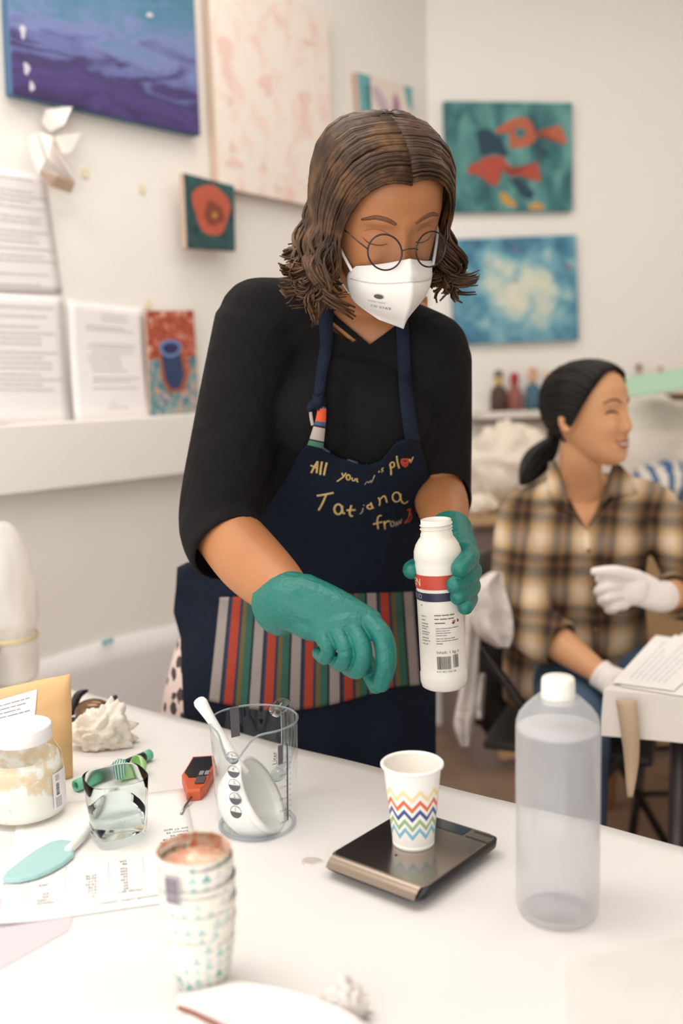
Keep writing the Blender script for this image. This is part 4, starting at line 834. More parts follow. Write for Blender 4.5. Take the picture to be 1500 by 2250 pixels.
mesh('band', *lathe([(rbg * 1.06, hb * 0.265), (rbg * 1.08, hb * 0.28), (rbg * 1.06, hb * 0.295)], 36, pb), mat('rubber_band', (236, 218, 176), 0.6), pg)
pc = PZ(-52, 1530, TZ); pt = thing('grey_pot', 'grey rimmed pot cut off by the left edge of the frame', 'pot', pc); hp_ = zat(-30, 1430, pc) - TZ; rp_ = pxm(56, pc)
mesh('pot_body', *lathe([(0, 0), (rp_ * 0.7, 0), (rp_ * 0.85, hp_ * 0.9)], 32, pc), mat('pot_grey', (200, 196, 202), 0.3, 0.3), pt)
mesh('rim', *lathe([(rp_ * 0.85, hp_ * 0.88), (rp_ * 1.0, hp_ * 0.9), (rp_ * 1.02, hp_), (rp_ * 0.9, hp_ * 1.03), (0, hp_ * 1.04)], 32, pc), mat('pot_rim', (108, 98, 108), 0.4), pt)
# ================================================================== people: shared builders
def f_skin(n, b, tc):
    z = n.noise(tc.outputs['Object'], 14, 4); n.t.links.new(n.mix(z, lin((170, 110, 70)), lin((187, 128, 84))), b.inputs['Base Color'])
    n.t.links.new(n.bump(n.noise(tc.outputs['Object'], 420, 2), 0.08, 0.001), b.inputs['Normal'])
SKIN = mat('skin_light', rough=0.48, fn=f_skin, **{'Subsurface Weight': 0.06, 'Subsurface Scale': 0.01})
def f_skin2(n, b, tc): n.t.links.new(n.mix(n.noise(tc.outputs['Object'], 14, 4), lin((210, 150, 106)), lin((224, 168, 124))), b.inputs['Base Color'])
SKIN2 = mat('skin_pale', rough=0.5, fn=f_skin2, **{'Subsurface Weight': 0.06, 'Subsurface Scale': 0.01})
ZT = np.array([-.118, -.112, -.104, -.092, -.078, -.06, -.04, -.02, 0, .02, .05, .076, .0945, .1025, .1065])
HA = np.array([.006, .022, .034, .045, .053, .060, .066, .070, .073, .0745, .073, .064, .048, .03, .004])
HF = np.array([.058, .074, .082, .085, .0865, .087, .0875, .088, .089, .091, .089, .076, .055, .035, .004])
HB = np.array([.046, .03, .012, -.004, -.022, -.045, -.070, -.085, -.094, -.098, -.096, -.082, -.06, -.04, -.004])
def headshell(smile=0.0, lidclosed=1.0, nu=120, nv=120):
    """closed head surface in head space: x to the person's left, y forward, z up, eyes at z = 0"""
    zs_ = np.concatenate([np.linspace(-.118, .1065, nv)]); vs, fs = [], []
    a = np.interp(zs_, ZT, HA); yf = np.interp(zs_, ZT, HF); yb = np.interp(zs_, ZT, HB)
    ker = np.ones(5) / 5
    sm = lambda q: np.concatenate([q[:2], np.convolve(q, ker, 'valid'), q[-2:]])
    a, yf, yb = sm(a), sm(yf), sm(yb)
    for k, z in enumerate(zs_):
        t = 2 * np.pi * np.arange(nu) / nu; c, s = np.cos(t), np.sin(t); p = 0.88
        x = a[k] * np.sign(c) * np.abs(c) ** p; y = (yf[k] + yb[k]) / 2 + (yf[k] - yb[k]) / 2 * np.sign(s) * np.abs(s) ** p
        wf = ss(0.1, 0.55, s); ax = np.abs(x); G = lambda cx, sx_, cz, sz_: np.exp(-((ax - cx) / sx_) ** 2 - ((z - cz) / sz_) ** 2)
        hz = np.interp(z, [-.052, -.045, -.036, -.02, .0, .016, .03], [0, .010, .023, .017, .010, .005, 0]); sg = np.interp(z, [-.045, -.036, 0, .02], [.0125, .0105, .0075, .009])
        d = hz * np.exp(-(x / sg) ** 2) + .005 * G(.0125, .006, -.039, .006)
        d -= .010 * G(.032, .015, .003, .011); d += (.0065 + .001 * lidclosed) * G(.032, .0125, -.001, .0085); d += .0035 * G(.028, .02, .021, .0065)
        d += (.003 + .007 * smile) * G(.038, .016, -.032, .016); d += .0045 * G(0, .019 + .006 * smile, -.0625, .0045) + .006 * G(0, .017 + .004 * smile, -.0745, .0055) - .004 * G(0, .022 + .006 * smile, -.068, .0022); d += .005 * G(0, .016, -.1, .011)
        d -= .003 * smile * G(.030, .006, -.062, .008)
        y = y + d * wf
        vs += [(x[i], y[i], z) for i in range(nu)]
    for k in range(nv - 1): fs += [(k * nu + i, k * nu + (i + 1) % nu, (k + 1) * nu + (i + 1) % nu, (k + 1) * nu + i) for i in range(nu)]
    fs.append(tuple(range(nu - 1, -1, -1))); fs.append(tuple(range((nv - 1) * nu, nv * nu))); return vs, fs
class Head:
    def __init__(s, C, yaw, pitch, roll=0.0, sc=1.0):
        y, p = math.radians(yaw), math.radians(pitch)
        s.C = V(C); s.sc = sc; s.f = V((math.sin(y) * math.cos(p), -math.cos(y) * math.cos(p), -math.sin(p))); l = V((math.cos(y), math.sin(y), 0)); u = s.f.cross(l)
        r = math.radians(roll); s.l = l * math.cos(r) + u * math.sin(r); s.u = u * math.cos(r) - l * math.sin(r)
    def __call__(s, x, y, z): return s.C + (s.l * x + s.f * y + s.u * z) * s.sc
    def inv(s, p): q = V(p) - s.C; return V((q.dot(s.l), q.dot(s.f), q.dot(s.u))) / s.sc
    def shell(s, **k): vs, fs = headshell(**k); return [s(*v) for v in vs], fs
    def ears(s):
        out = []
        for g in (-1, 1):
            ax = ((s.f * 0.95 + s.l * (-0.3 * g)).normalized(), s.u, None); n_ = ax[0].cross(s.u).normalized(); out.append(ball(s(g * .0775, -.008, -.008), .017 * s.sc, .031 * s.sc, .0065 * s.sc, (ax[0], s.u, n_), 20, 14))
            out.append(ball(s(g * .078, -.004, -.032), .008 * s.sc, .009 * s.sc, .006 * s.sc, None, 12, 8))
        return out
    def on(s, bvh, x, z, off=0.0008):
        h = bvh.ray_cast(s(x, .3, z), -s.f)
        return (h[0] + s.f * off) if h[0] is not None else s(x, .09, z)
def strands(paths, r0, n=5, flat=0.55):
    parts = []
    for pts in paths:
        k = len(pts); rr = [r0 * (0.7 + 0.3 * min(1, i / 3)) * (1 - 0.6 * max(0, (i / (k - 1) - 0.6) / 0.4) ** 2) for i in range(k)]
        parts.append(tube(pts, rr, n, True, [q * flat for q in rr], hint=(0.3, 0.5, 0.8)))
    return join(parts)
def hairmat(name, stops, rough=0.42):
    def fn(n, b, tc):
        z = n.noise(tc.outputs['Object'], 26, 3, 0.6); n.t.links.new(n.ramp(z, stops), b.inputs['Base Color'])
        n.t.links.new(n.bump(n.noise(n('ShaderNodeMapping', {'Vector': tc.outputs['Object'], 'Scale': (1, 1, 0.12)}).outputs[0], 900, 2), 0.5, 0.001), b.inputs['Normal'])
    return mat(name, rough=rough, fn=fn, **{'Specular IOR Level': 0.3})
def cloth(name, col, rough=0.85, wr=0.35, wscale=9, var=0.1, weave=500):
    def fn(n, b, tc):
        ob = tc.outputs['Object']; w1 = n.noise(ob, wscale, 3, 0.5, 0.8); w2 = n.noise(ob, weave, 2)
        h = n.math('ADD', n.math('MULTIPLY', w1, 1.0), n.math('MULTIPLY', w2, 0.05)); n.t.links.new(n.bump(h, wr, 0.03), b.inputs['Normal'])
        z = n.noise(ob, 60, 3); c = lin(col); n.t.links.new(n.mix(z, tuple(q * (1 - var) for q in c[:3]) + (1,), tuple(q * (1 + var) for q in c[:3]) + (1,)), b.inputs['Base Color'])
    return mat(name, rough=rough, fn=fn, **{'Specular IOR Level': 0.2})
def cut(o, cutters):
    """boolean difference with closed shells, applied"""
    for vs, fs in cutters:
        c = mesh('cutter', vs, fs); bm = bmesh.new(); bm.from_mesh(c.data); bmesh.ops.recalc_face_normals(bm, faces=bm.faces); bm.to_mesh(c.data); bm.free()
        md = o.modifiers.new('b', 'BOOLEAN'); md.operation = 'DIFFERENCE'; md.solver = 'EXACT'; md.object = c
        bpy.context.view_layer.update(); bake(o); me = c.data; bpy.data.objects.remove(c); bpy.data.meshes.remove(me)
    return o
def pxprism(poly, y0, y1):
    vs = [P(x, y, y0) for x, y in poly] + [P(x, y, y1) for x, y in poly]; n = len(poly)
    return vs, [tuple(range(n)), tuple(range(2 * n - 1, n - 1, -1))] + [(i, i + n, (i + 1) % n + n, (i + 1) % n) for i in range(n)]
def bvh_of(vs, fs): return BVHTree.FromPolygons([tuple(v) for v in vs], [tuple(f) for f in fs])
def cast(bvh, x, y, off, Y0=1.6):
    d = ray(x, y).normalized(); h = bvh.ray_cast(CAM, d)
    if h[0] is not None: return h[0] - d * off
    q = bvh.find_nearest(P(x, y, Y0)); p = P(x, y, q[0].y); return p - d * off * 0.5

# ================================================================== standing woman
BASE1 = V((P(660, 1330, 1.73).x, 1.73, 0))
H1 = Head(P(836, 456, 1.38), 19, 34, 5.0, 1.02)
tor = [P(655, 1450, 1.76), P(665, 1340, 1.75), P(690, 1200, 1.71), P(725, 1060, 1.65), P(762, 900, 1.585), P(782, 800, 1.55), P(795, 735, 1.535)]
shR = P(572, 694, 1.49); shL = P(945, 772, 1.50); elR = P(480, 1150, 1.44); wrR = P(645, 1315, 1.245); elL = P(962, 1075, 1.60); wrL = P(992, 1185, 1.41)
nb = P(800, 722, 1.49)
lat = (shL - shR).normalized()
# ---- sweater
sw_t = [P(668, 1285, 1.748), P(676, 1225, 1.735), P(700, 1140, 1.69), P(728, 1040, 1.65), P(760, 900, 1.585), P(780, 800, 1.54), P(795, 735, 1.51)]
tshell = limb(sw_t, [.205, .198, .180, .172, .174, .168, .10], 40, [.152, .148, .132, .132, .138, .112, .075], hint=lat, round_ends=False)
shsh = limb([shR + V((-.002, 0, -.004)), nb.lerp(shR, .55) + V((0, .012, .002)), nb + V((0, .02, -.002)), nb.lerp(shL, .55) + V((0, .012, .002)), shL], [.060, .060, .060, .060, .058], 24)
slR = limb([shR + V((0, 0, -.01)), P(522, 930, 1.475), elR + V((0.002, 0, .01)), P(508, 1208, 1.395)], [.068, .064, .060, .060], 28, round_ends=False)
slL = limb([shL + V((0, 0, -.01)), P(958, 930, 1.56), elL, elL.lerp(wrL, .22)], [.062, .056, .054, .050], 28, round_ends=False)
gus = limb([P(620, 850, 1.53), P(585, 960, 1.53), P(560, 1060, 1.55)], [.06, .05, .02], 20); gus2 = limb([P(900, 880, 1.55), P(925, 1000, 1.58)], [.055, .035], 20)
bust = [ball(P(700, 905, 1.48), .075, .055, .07), ball(P(835, 905, 1.48), .075, .055, .07)]
sv, sf = fuse([tshell, shsh, slR, slL, gus, gus2] + bust, 'sw', 0.0045, 10)
SWB0 = bvh_of(sv, sf)
VL = lambda y: float(np.interp(y, [590, 655, 700, 757, 800], [642, 700, 745, 812, 850])) - 34; VR = lambda y: float(np.interp(y, [683, 716, 757, 800], [905, 868, 812, 780])) + 34
def chestslab(nr=16, nc=22):
    fr_, bk_ = [], []
    for j in range(nr + 1):
        y = 650 + 118 * j / nr
        for i in range(nc + 1):
            x = VL(y) + (VR(y) - VL(y)) * i / nc; d = ray(x, y).normalized(); h = SWB0.ray_cast(CAM, d); q = h[0] if h[0] is not None else P(x, y, 1.52)
            fr_.append(q + d * .006); bk_.append(q + d * .08)
    n = len(fr_); M_ = nc + 1; fs = [(j * M_ + i, j * M_ + i + 1, (j + 1) * M_ + i + 1, (j + 1) * M_ + i) for j in range(nr) for i in range(nc)]
    fs2 = fs + [tuple(k + n for k in reversed(f_)) for f_ in fs]; rim = list(range(M_)) + [M_ * j + nc for j in range(1, nr + 1)] + [M_ * nr + i for i in range(nc - 1, -1, -1)] + [M_ * j for j in range(nr - 1, 0, -1)]
    for p_, q_ in zip(rim, rim[1:] + rim[:1]): fs2.append((q_, p_, p_ + n, q_ + n))
    return fr_ + bk_, fs2
body = [chestslab(), H1.shell(lidclosed=1.0)] + H1.ears()
body += [limb([H1(0, -.012, -.04), H1(0, -.030, -.10), nb.lerp(H1(0, -.04, -.11), 0.40) + V((0, .028, 0)), nb + V((0, .045, -.03))], [.05, .051, .054, .062], 24, [.052, .053, .050, .046], hint=lat)]
body += [limb(tor, [.165, .185, .16, .15, .155, .15, .09], 36, [.12, .13, .11, .112, .112, .085, .05], hint=lat)]
body += [limb([shR, nb.lerp(shR, .5) + V((0, .02, .0)), nb + V((0, .03, -.01)), nb.lerp(shL, .5) + V((0, .02, 0)), shL], [.045, .046, .046, .046, .045], 20)]
body += [limb([shR, shR.lerp(elR, .5), elR], [.048, .047, .044], 20), limb([elR, P(545, 1228, 1.36), P(604, 1284, 1.29), wrR], [.046, .0475, .040, .028], 24)]
body += [limb([shL, shL.lerp(elL, .5), elL], [.046, .044, .040], 20), limb([elL, elL.lerp(wrL, .4), elL.lerp(wrL, .85)], [.042, .040, .026], 24)]
for sx in (-1, 1):
    hipp = V((BASE1.x + sx * .09, 1.74, .86)); body += [limb([hipp, V((BASE1.x + sx * .085, 1.74, .48)), V((BASE1.x + sx * .08, 1.77, .10)), V((BASE1.x + sx * .08, 1.76, .05))], [.085, .058, .037, .034], 20), limb([V((BASE1.x + sx * .08, 1.79, .035)), V((BASE1.x + sx * .085, 1.62, .028))], [.032, .026], 16)]
bv, bf = fuse(body, 'body', 0.0030, 5)
w1 = mesh('person', bv, bf, SKIN, loc=BASE1)
tag(w1, 'standing woman in black sweater, navy apron and white mask holding a bottle over the table', 'person')
BV1 = bvh_of(bv, bf)

SHOE1 = mat('black_shoe', (36, 34, 36), .6)
for sx in (-1, 1): mesh('shoe', *limb([V((BASE1.x + sx * .08, 1.80, .045)), V((BASE1.x + sx * .083, 1.70, .046)), V((BASE1.x + sx * .086, 1.60, .034))], [.042, .043, .032], 16), SHOE1, w1)
# ---- dress
DRESS = mat('floral_dress', rough=0.85, fn=lambda n, b, tc: n.t.links.new(n.mix(n.math('GREATER_THAN', n.math('MULTIPLY', n('ShaderNodeTexVoronoi', {'Vector': tc.outputs['Object'], 'Scale': 38.0}).outputs[0], n.math('ADD', n.noise(tc.outputs['Object'], 130, 3), 0.5)), 0.42), lin((70, 62, 64)), lin((226, 204, 196))), b.inputs['Base Color']))
dr = [P(672, 1270, 1.745), P(664, 1380, 1.755), P(655, 1500, 1.755), P(650, 1620, 1.755), V((BASE1.x, 1.755, .50)), V((BASE1.x, 1.755, .40))]
dshell = limb(dr, [.185, .212, .236, .246, .245, .245], 48, [.135, .148, .152, .155, .16, .165], hint=lat, round_ends=False)
SWEATER = cloth('black_knit', (22, 21, 22), 0.95, 0.5, 11, 0.15, 350)
sw = mesh('sweater', sv, sf, SWEATER, w1)
dirR = (wrR - elR).normalized()
vneck = [(642, 590), (700, 655), (745, 700), (812, 757), (868, 716), (905, 683), (905, 560), (700, 480)]
slit = [(664, 650), (700, 681), (742, 716), (782, 748), (772, 752), (735, 730), (695, 697), (668, 663)]
off1 = w1['_o']
def shift(sh): return [V(v) - V(off1) for v in sh[0]], sh[1]
cuffR = limb([P(478, 1180, 1.43), P(515, 1215, 1.385), P(560, 1255, 1.33)], [.050, .0545, .060], 24, round_ends=False)
cuffL = limb([elL + (wrL - elL) * .05, elL + (wrL - elL) * .4], [.044, .05], 20, round_ends=False)
sw.parent = None; sw.location = (0, 0, 0)
cutters = [pxprism(vneck, 1.15, 1.60), pxprism(slit, 1.15, 1.56), cuffR, cuffL]
cut(sw, [shift(c) for c in cutters]); sw.parent = w1
sw.data.polygons.foreach_set('use_smooth', [True] * len(sw.data.polygons))
# form the apron hangs on (torso and dress, no sleeves)
fv, ff = fuse([tshell, shsh, dshell] + bust, 'form', 0.008, 6)
FORM = bvh_of(fv, ff)
mesh('dress', *dshell, DRESS, w1)

# ---- apron
NAVY = cloth('navy_denim', (19, 27, 42), 0.9, 0.3, 10, 0.18, 600)
Lx = lambda y: float(np.interp(y, [965, 1000, 1050, 1150, 1228, 1240, 1300, 1345, 1400, 1600, 1900], [682, 655, 628, 565, 490, 392, 386, 382, 398, 406, 412]))
Rx = lambda y: float(np.interp(y, [955, 985, 1050, 1150, 1350, 1500, 1900], [912, 924, 944, 955, 957, 957, 955]))
Ty = lambda u: float(np.interp(u, [0, .06, .16, .33, .55, .66, .76, .82, .92, 1], [975, 978, 984, 1004, 1022, 1012, 980, 968, 962, 968]))
NU, NV = 56, 90; gp_ = np.zeros((NV + 1, NU + 1, 3)); gx = np.zeros((NV + 1, NU + 1, 2))
for j in range(NV + 1):
    for i in range(NU + 1):
        u = i / NU; v = j / NV; y = Ty(u) * (1 - v) + 1790 * v; x = Lx(y) + (Rx(y) - Lx(y)) * u; gx[j, i] = (x, y)
        gp_[j, i] = cast(FORM, x, y, 0.007, 1.7)
dd = np.linalg.norm(gp_ - np.array(CAM), axis=2)
for it in range(14):
    q = dd.copy(); q[1:-1, 1:-1] = (dd[1:-1, 1:-1] * 2 + dd[:-2, 1:-1] + dd[2:, 1:-1] + dd[1:-1, :-2] + dd[1:-1, 2:]) / 6; dd = np.minimum(q, dd + 0.0)
def aproj(j, i, dof=0.0):
    x, y = gx[j, i]; d = ray(x, y).normalized(); w_ = .004 * math.sin(x * .045 + y * .004) * max(0, (y - 1250) / 400); return CAM + d * (dd[j, i] - dof - w_)
vs = [aproj(j, i) for j in range(NV + 1) for i in range(NU + 1)]; fs = [(j * (NU + 1) + i, j * (NU + 1) + i + 1, (j + 1) * (NU + 1) + i + 1, (j + 1) * (NU + 1) + i) for j in range(NV) for i in range(NU)]
apron = mesh('apron', vs, fs, NAVY, w1); APB = bvh_of(vs, fs); thick(apron, 0.002, -1)
def hem(pts, m, nm, r=.0012, off=.0015, b=APB): return mesh(nm, *tube([cast(b, x, y, off) for x, y in pts], r, 6), m, apron)
hem([tuple(gx[0, i]) for i in range(1, NU, 2)], mat('hem_blue', (62, 76, 100), 0.9), 'neck_hem', .0016)
RST = mat('red_stitch', (104, 52, 52), 0.9)
hem([(664, 985), (690, 992), (716, 999)], RST, 'stitching', .0006); hem([(632, 1058), (700, 1075), (760, 1090), (800, 1095)], RST, 'stitching', .0006); hem([(832, 1068), (890, 1052), (940, 1038)], RST, 'stitching', .0006); hem([(880, 972), (912, 972)], RST, 'stitching', .0006)
def f_pocket(n, b, tc):
    u = n.math('FRACT', n.math('MULTIPLY', n('ShaderNodeSeparateXYZ', {0: tc.outputs['UV']}).outputs[0], 5.25))
    GR, NVY, RD, OL, GN, BK = (150, 140, 136), (40, 48, 76), (164, 58, 36), (104, 88, 50), (44, 92, 80), (28, 30, 36)
    c = n.ramp(u, [(0, GR), (.25, BK), (.29, NVY), (.36, RD), (.58, NVY), (.65, OL), (.76, GN), (.94, BK)], 'CONSTANT')
    n.t.links.new(c, b.inputs['Base Color']); n.t.links.new(n.bump(n.noise(tc.outputs['Object'], 12, 3, 0.5, 0.6), 0.3, 0.03), b.inputs['Normal'])
POCK = mat('striped_canvas', rough=0.85, fn=f_pocket)
pl0 = lambda v: (484 - 24 * v, 1312 + 228 * v); prr = lambda v: (905 + 16 * v, 1300 + 205 * v)
def pkf(u, v):
    a, b_ = pl0(v), prr(v); x = a[0] + (b_[0] - a[0]) * u; y = a[1] + (b_[1] - a[1]) * u + 38 * math.sin(math.pi * min(1, u * 1.15)) * v * (1 - 0.25 * u); return cast(APB, x, y, .005 + .003 * math.sin(math.pi * v) * (0.6 + 0.4 * math.sin(u * 17)))
vs, fs, uv = grid(60, 30, pkf); pocket = mesh('pocket', vs, fs, POCK, apron, uv=uv); thick(pocket, .0015, -1)
# straps
SWB = bvh_of(sv, sf); STRAP = cloth('navy_strap', (26, 34, 52), 0.85, 0.2, 20, 0.15, 600)
def ribbon(pts, wd, b, off=.004, m=STRAP, nm='strap', par=apron, uvs=True):
    S = spline(pts, 8); vs, uv = [], []
    for k, (x, y) in enumerate(S):
        a = S[max(0, k - 1)]; c = S[min(len(S) - 1, k + 1)]; tx, ty = c[0] - a[0], c[1] - a[1]; L_ = math.hypot(tx, ty); nx, ny = -ty / L_, tx / L_
        w_ = wd(k / (len(S) - 1)) if callable(wd) else wd
        for t in (-.5, 0, .5): p = cast(b, x + nx * w_ * t, y + ny * w_ * t, off); vs.append(p); uv.append((t + .5, k / (len(S) - 1)))
    fs = [(3 * k + i, 3 * k + i + 1, 3 * k + 4 + i, 3 * k + 3 + i) for k in range(len(S) - 1) for i in (0, 1)]
    o = mesh(nm, vs, fs, m, par, uv=uv); thick(o, .0016, 1); return o
UPB = bvh_of(*join([(sv, sf), (bv, bf)]))
ribbon([(722, 640), (716, 700), (716, 760), (706, 820), (700, 872)], lambda t: 34 - 12 * t, UPB, .006)
ribbon([(882, 690), (886, 760), (890, 850), (898, 920), (906, 970)], lambda t: 27 + 4 * t, UPB, .006)
def f_loop(n, b, tc):
    v = n('ShaderNodeSeparateXYZ', {0: tc.outputs['UV']}).outputs[1]; n.t.links.new(n.ramp(v, [(0, (72, 88, 130)), (.07, (214, 86, 50)), (.34, (62, 84, 120)), (.43, (30, 30, 36)), (.48, (180, 168, 160)), (.79, (30, 32, 36)), (.83, (74, 120, 98))], 'CONSTANT'), b.inputs['Base Color'])
ribbon([(708, 893), (704, 925), (698, 955), (693, 980)], lambda t: 17 + 19 * t, UPB, .011, mat('striped_loop', rough=0.85, fn=f_loop), 'striped_loop')
ribbon([(682, 905), (684, 920), (687, 934)], 7, UPB, .009, mat('loop_grey', (176, 166, 158), 0.85), 'loop_end')
mesh('knot', *crumple(cast(UPB, 700, 882, .012), .011, .009, .011, .4, 2.0, 2.2, None, 20, 14), STRAP, apron); mesh('knot_tail', *limb([cast(UPB, 696, 885, .013), cast(UPB, 683, 893, .014), cast(UPB, 678, 902, .012)], [.005, .006, .003], 8, [.002] * 3), STRAP, apron)
# embroidery
YTH = mat('yellow_thread', (216, 184, 120), 0.8, bump=0.5, bscale=1500); RTH = mat('red_thread', (198, 70, 44), 0.8, bump=0.5, bscale=1500)
Z5 = lambda pts: [(660 + x / 5.0, 860 + y / 5.0) for x, y in pts]
def stitch(nm, strokes, m, r=.0019):
    parts = []
    for s in strokes:
        S = spline(Z5(s), 5) if len(s) > 2 else Z5(s); parts.append(tube([cast(APB, x, y, .0012) for x, y in S], r, 6))
    mesh(nm, *join(parts), m, apron)['kind'] = 'stuff'
arc = lambda cx, cy, rx, ry, a0=0, a1=360, n=10: [(cx + rx * math.cos(math.radians(a0 + (a1 - a0) * i / n)), cy - ry * math.sin(math.radians(a0 + (a1 - a0) * i / n))) for i in range(n + 1)]
stitch('embroidered_word', [[(120, 890), (155, 820), (190, 760)], [(190, 760), (186, 830), (178, 892)], [(112, 805), (150, 822), (185, 838)], [(238, 765), (225, 840), (218, 910)], [(290, 775), (272, 850), (260, 915)]], YTH, .0022)
stitch('embroidered_word', [[(455, 890), (465, 920), (480, 930)], [(500, 890), (470, 935), (400, 985)], arc(525, 940, 20, 28), [(565, 940), (570, 972), (595, 975), (600, 950)], [(622, 950), (620, 975), (630, 992)]], YTH, .0017)
stitch('embroidered_word', [[(705, 1022), (715, 1000), (735, 985), (742, 1000)], [(745, 1000), (770, 975), (780, 990), (765, 998)], [(785, 985), (815, 915)]], mat('pale_thread', (176, 160, 138), 0.8), .0015)
stitch('embroidered_word', [[(858, 885), (868, 868)], [(882, 882), (905, 868), (890, 850), (910, 832)]], YTH, .0015)
stitch('embroidered_word', [[(980, 795), (990, 850), (992, 912)], arc(1005, 800, 22, 30), [(1052, 700), (1062, 770), (1080, 838)], [(1190, 735), (1205, 778)], [(1205, 778), (1230, 712)]], YTH, .0021)
stitch('embroidered_heart', [[(1140, 745), (1120, 735), (1105, 760), (1120, 795), (1152, 820)], [(1140, 745), (1165, 735), (1175, 765), (1168, 795), (1152, 820)], [(1122, 762), (1148, 805)], [(1160, 762), (1150, 800)]], RTH, .0026)
stitch('embroidered_name', [[(182, 1142), (270, 1128), (365, 1108)], [(285, 1128), (240, 1230), (200, 1300)], arc(415, 1290, 42, 55), [(455, 1250), (462, 1320), (485, 1338)], [(560, 1245), (540, 1320), (550, 1362), (575, 1360)], [(505, 1300), (605, 1298)]], YTH, .0022)
stitch('embroidered_name', [[(690, 1240), (695, 1250)], [(685, 1275), (675, 1320), (650, 1342)]], mat('pale_thread'), .0017)
stitch('embroidered_name', [arc(760, 1262, 28, 22), [(770, 1215), (785, 1260), (800, 1278)], [(855, 1160), (868, 1200), (865, 1250)], [(865, 1190), (905, 1145), (930, 1160), (945, 1215)], arc(1050, 1155, 42, 52), [(1095, 1120), (1100, 1190), (1135, 1225), (1175, 1200)]], YTH, .0020)
stitch('embroidered_word', [[(885, 1358), (850, 1370), (840, 1430), (850, 1505)], [(795, 1455), (850, 1438), (895, 1428)], [(915, 1420), (925, 1510)], [(920, 1450), (950, 1420), (975, 1425)]], YTH, .0021)
stitch('embroidered_word', [arc(1005, 1450, 20, 28), [(1045, 1475), (1050, 1425), (1068, 1465), (1080, 1415), (1095, 1450), (1105, 1395)]], mat('pale_thread'), .0017)
stitch('embroidered_word', [[(1165, 1300), (1195, 1290), (1220, 1290)], [(1195, 1295), (1190, 1350), (1170, 1400), (1135, 1440)], [(1220, 1290), (1195, 1345), (1215, 1350), (1205, 1400), (1170, 1430), (1135, 1440)], [(1265, 1240), (1260, 1310), (1235, 1380)], [(1265, 1240), (1310, 1232), (1300, 1290), (1255, 1310)], [(1262, 1310), (1300, 1375)], [(1355, 1245), (1340, 1310), (1320, 1365)], [(1320, 1365), (1350, 1360)]], RTH, .0022)

# ---- gloves
def f_glove(n, b, tc): n.t.links.new(n.bump(n.noise(tc.outputs['Object'], 70, 3, 0.5, 0.7), 0.5, 0.006), b.inputs['Normal'])
TEALG = mat('teal_rubber', (14, 110, 100), 0.45, fn=f_glove)
def finger(px, r): return limb([P(*p) for p in px], r, 16, m=6)
cu = [P(612, 1330, 1.275), P(640, 1322, 1.25), P(682, 1338, 1.235), P(730, 1362, 1.215), P(768, 1375, 1.20)]
gR = [limb(cu, [.041, .0395, .035, .029, .018], 28, [.040, .038, .033, .027, .018], hint=(0.25, -0.25, 1.0), round_ends=False)]
gR += [limb([P(690, 1386, 1.215), P(735, 1374, 1.20), P(778, 1366, 1.195), P(814, 1362, 1.195)], [.014, .0165, .0165, .014], 16), ball(P(745, 1378, 1.205), .038, .022, .022), limb([P(668, 1308, 1.24), P(735, 1328, 1.215), P(806, 1358, 1.195)], [.028, .021, .0145], 16), limb([P(655, 1350, 1.24), P(680, 1375, 1.22), P(702, 1388, 1.205)], [.026, .019, .013], 16)]
gR += [finger([(806, 1360, 1.195), (840, 1400, 1.170), (848, 1455, 1.163), (838, 1503, 1.170)], [.0135, .0132, .0128, .0102])]
gR += [finger([(772, 1372, 1.195), (798, 1426, 1.162), (788, 1472, 1.172), (764, 1468, 1.202)], [.0125, .0108, .0106, .0098])]
gR += [finger([(734, 1380, 1.198), (760, 1428, 1.168), (750, 1458, 1.182), (732, 1448, 1.208)], [.0122, .0104, .0102, .0094])]
gR += [finger([(698, 1384, 1.205), (721, 1422, 1.180), (714, 1444, 1.192), (700, 1436, 1.214)], [.0115, .0098, .0094, .0086])]
gR += [finger([(700, 1362, 1.245), (765, 1412, 1.235), (806, 1462, 1.210), (826, 1506, 1.190)], [.016, .0155, .013, .0105])]
gv, gf = fuse(gR, 'gl', 0.0012, 2)
gl1 = mesh('glove', gv, gf, TEALG, w1); gl1['label'] = 'teal rubber glove on the reaching hand, index finger pointing down'
# ---- held bottle
BY = 1.285
ba = P(976, 1508, BY); bt2 = P(957, 1141, BY - .004); bup = (bt2 - ba).normalized(); BL = (bt2 - ba).length; pm = BL / 367.0; r_b = pxm(50, ba)
hb_ = thing('chemical_bottle', 'white plastic bottle with red and navy label held open in the gloved hand', 'bottle', ba)
sy = lambda y: (1508 - y) * pm
bprof = [(0, 0.002), (r_b * .8, 0.0), (r_b * .97, .003), (r_b * 1.03, .010), (r_b * 1.03, sy(1480)), (r_b * 1.035, sy(1474)), (r_b * 1.0, sy(1471)), (r_b * 1.0, sy(1400)), (r_b * .995, sy(1250)), (r_b * .995, sy(1240)), (r_b * 1.0, sy(1236)), (r_b * .98, sy(1232)), (r_b * 1.03, sy(1222)), (r_b * 1.02, sy(1208)), (r_b * .93, sy(1194)), (r_b * .78, sy(1182)), (r_b * .70, sy(1177)), (r_b * .70, sy(1172)), (r_b * .66, sy(1168)), (r_b * .655, sy(1141)), (r_b * .60, sy(1140)), (r_b * .60, sy(1175)), (0, sy(1176))]
HBW = mat('bottle_white', (230, 225, 215), 0.35, **{'Subsurface Weight': 0.05, 'Subsurface Scale': 0.01})
mesh('bottle_body', *lathe(bprof, 56, ba, bup), HBW, hb_)
e1b = (V((1, 0, 0)) - bup * bup.x).normalized(); e2b = bup.cross(e1b)
def bl(a, s, h=.0006): r_ = r_b * 1.0 + h; return ba + e1b * (r_ * math.cos(a)) + e2b * (r_ * math.sin(a)) + bup * s
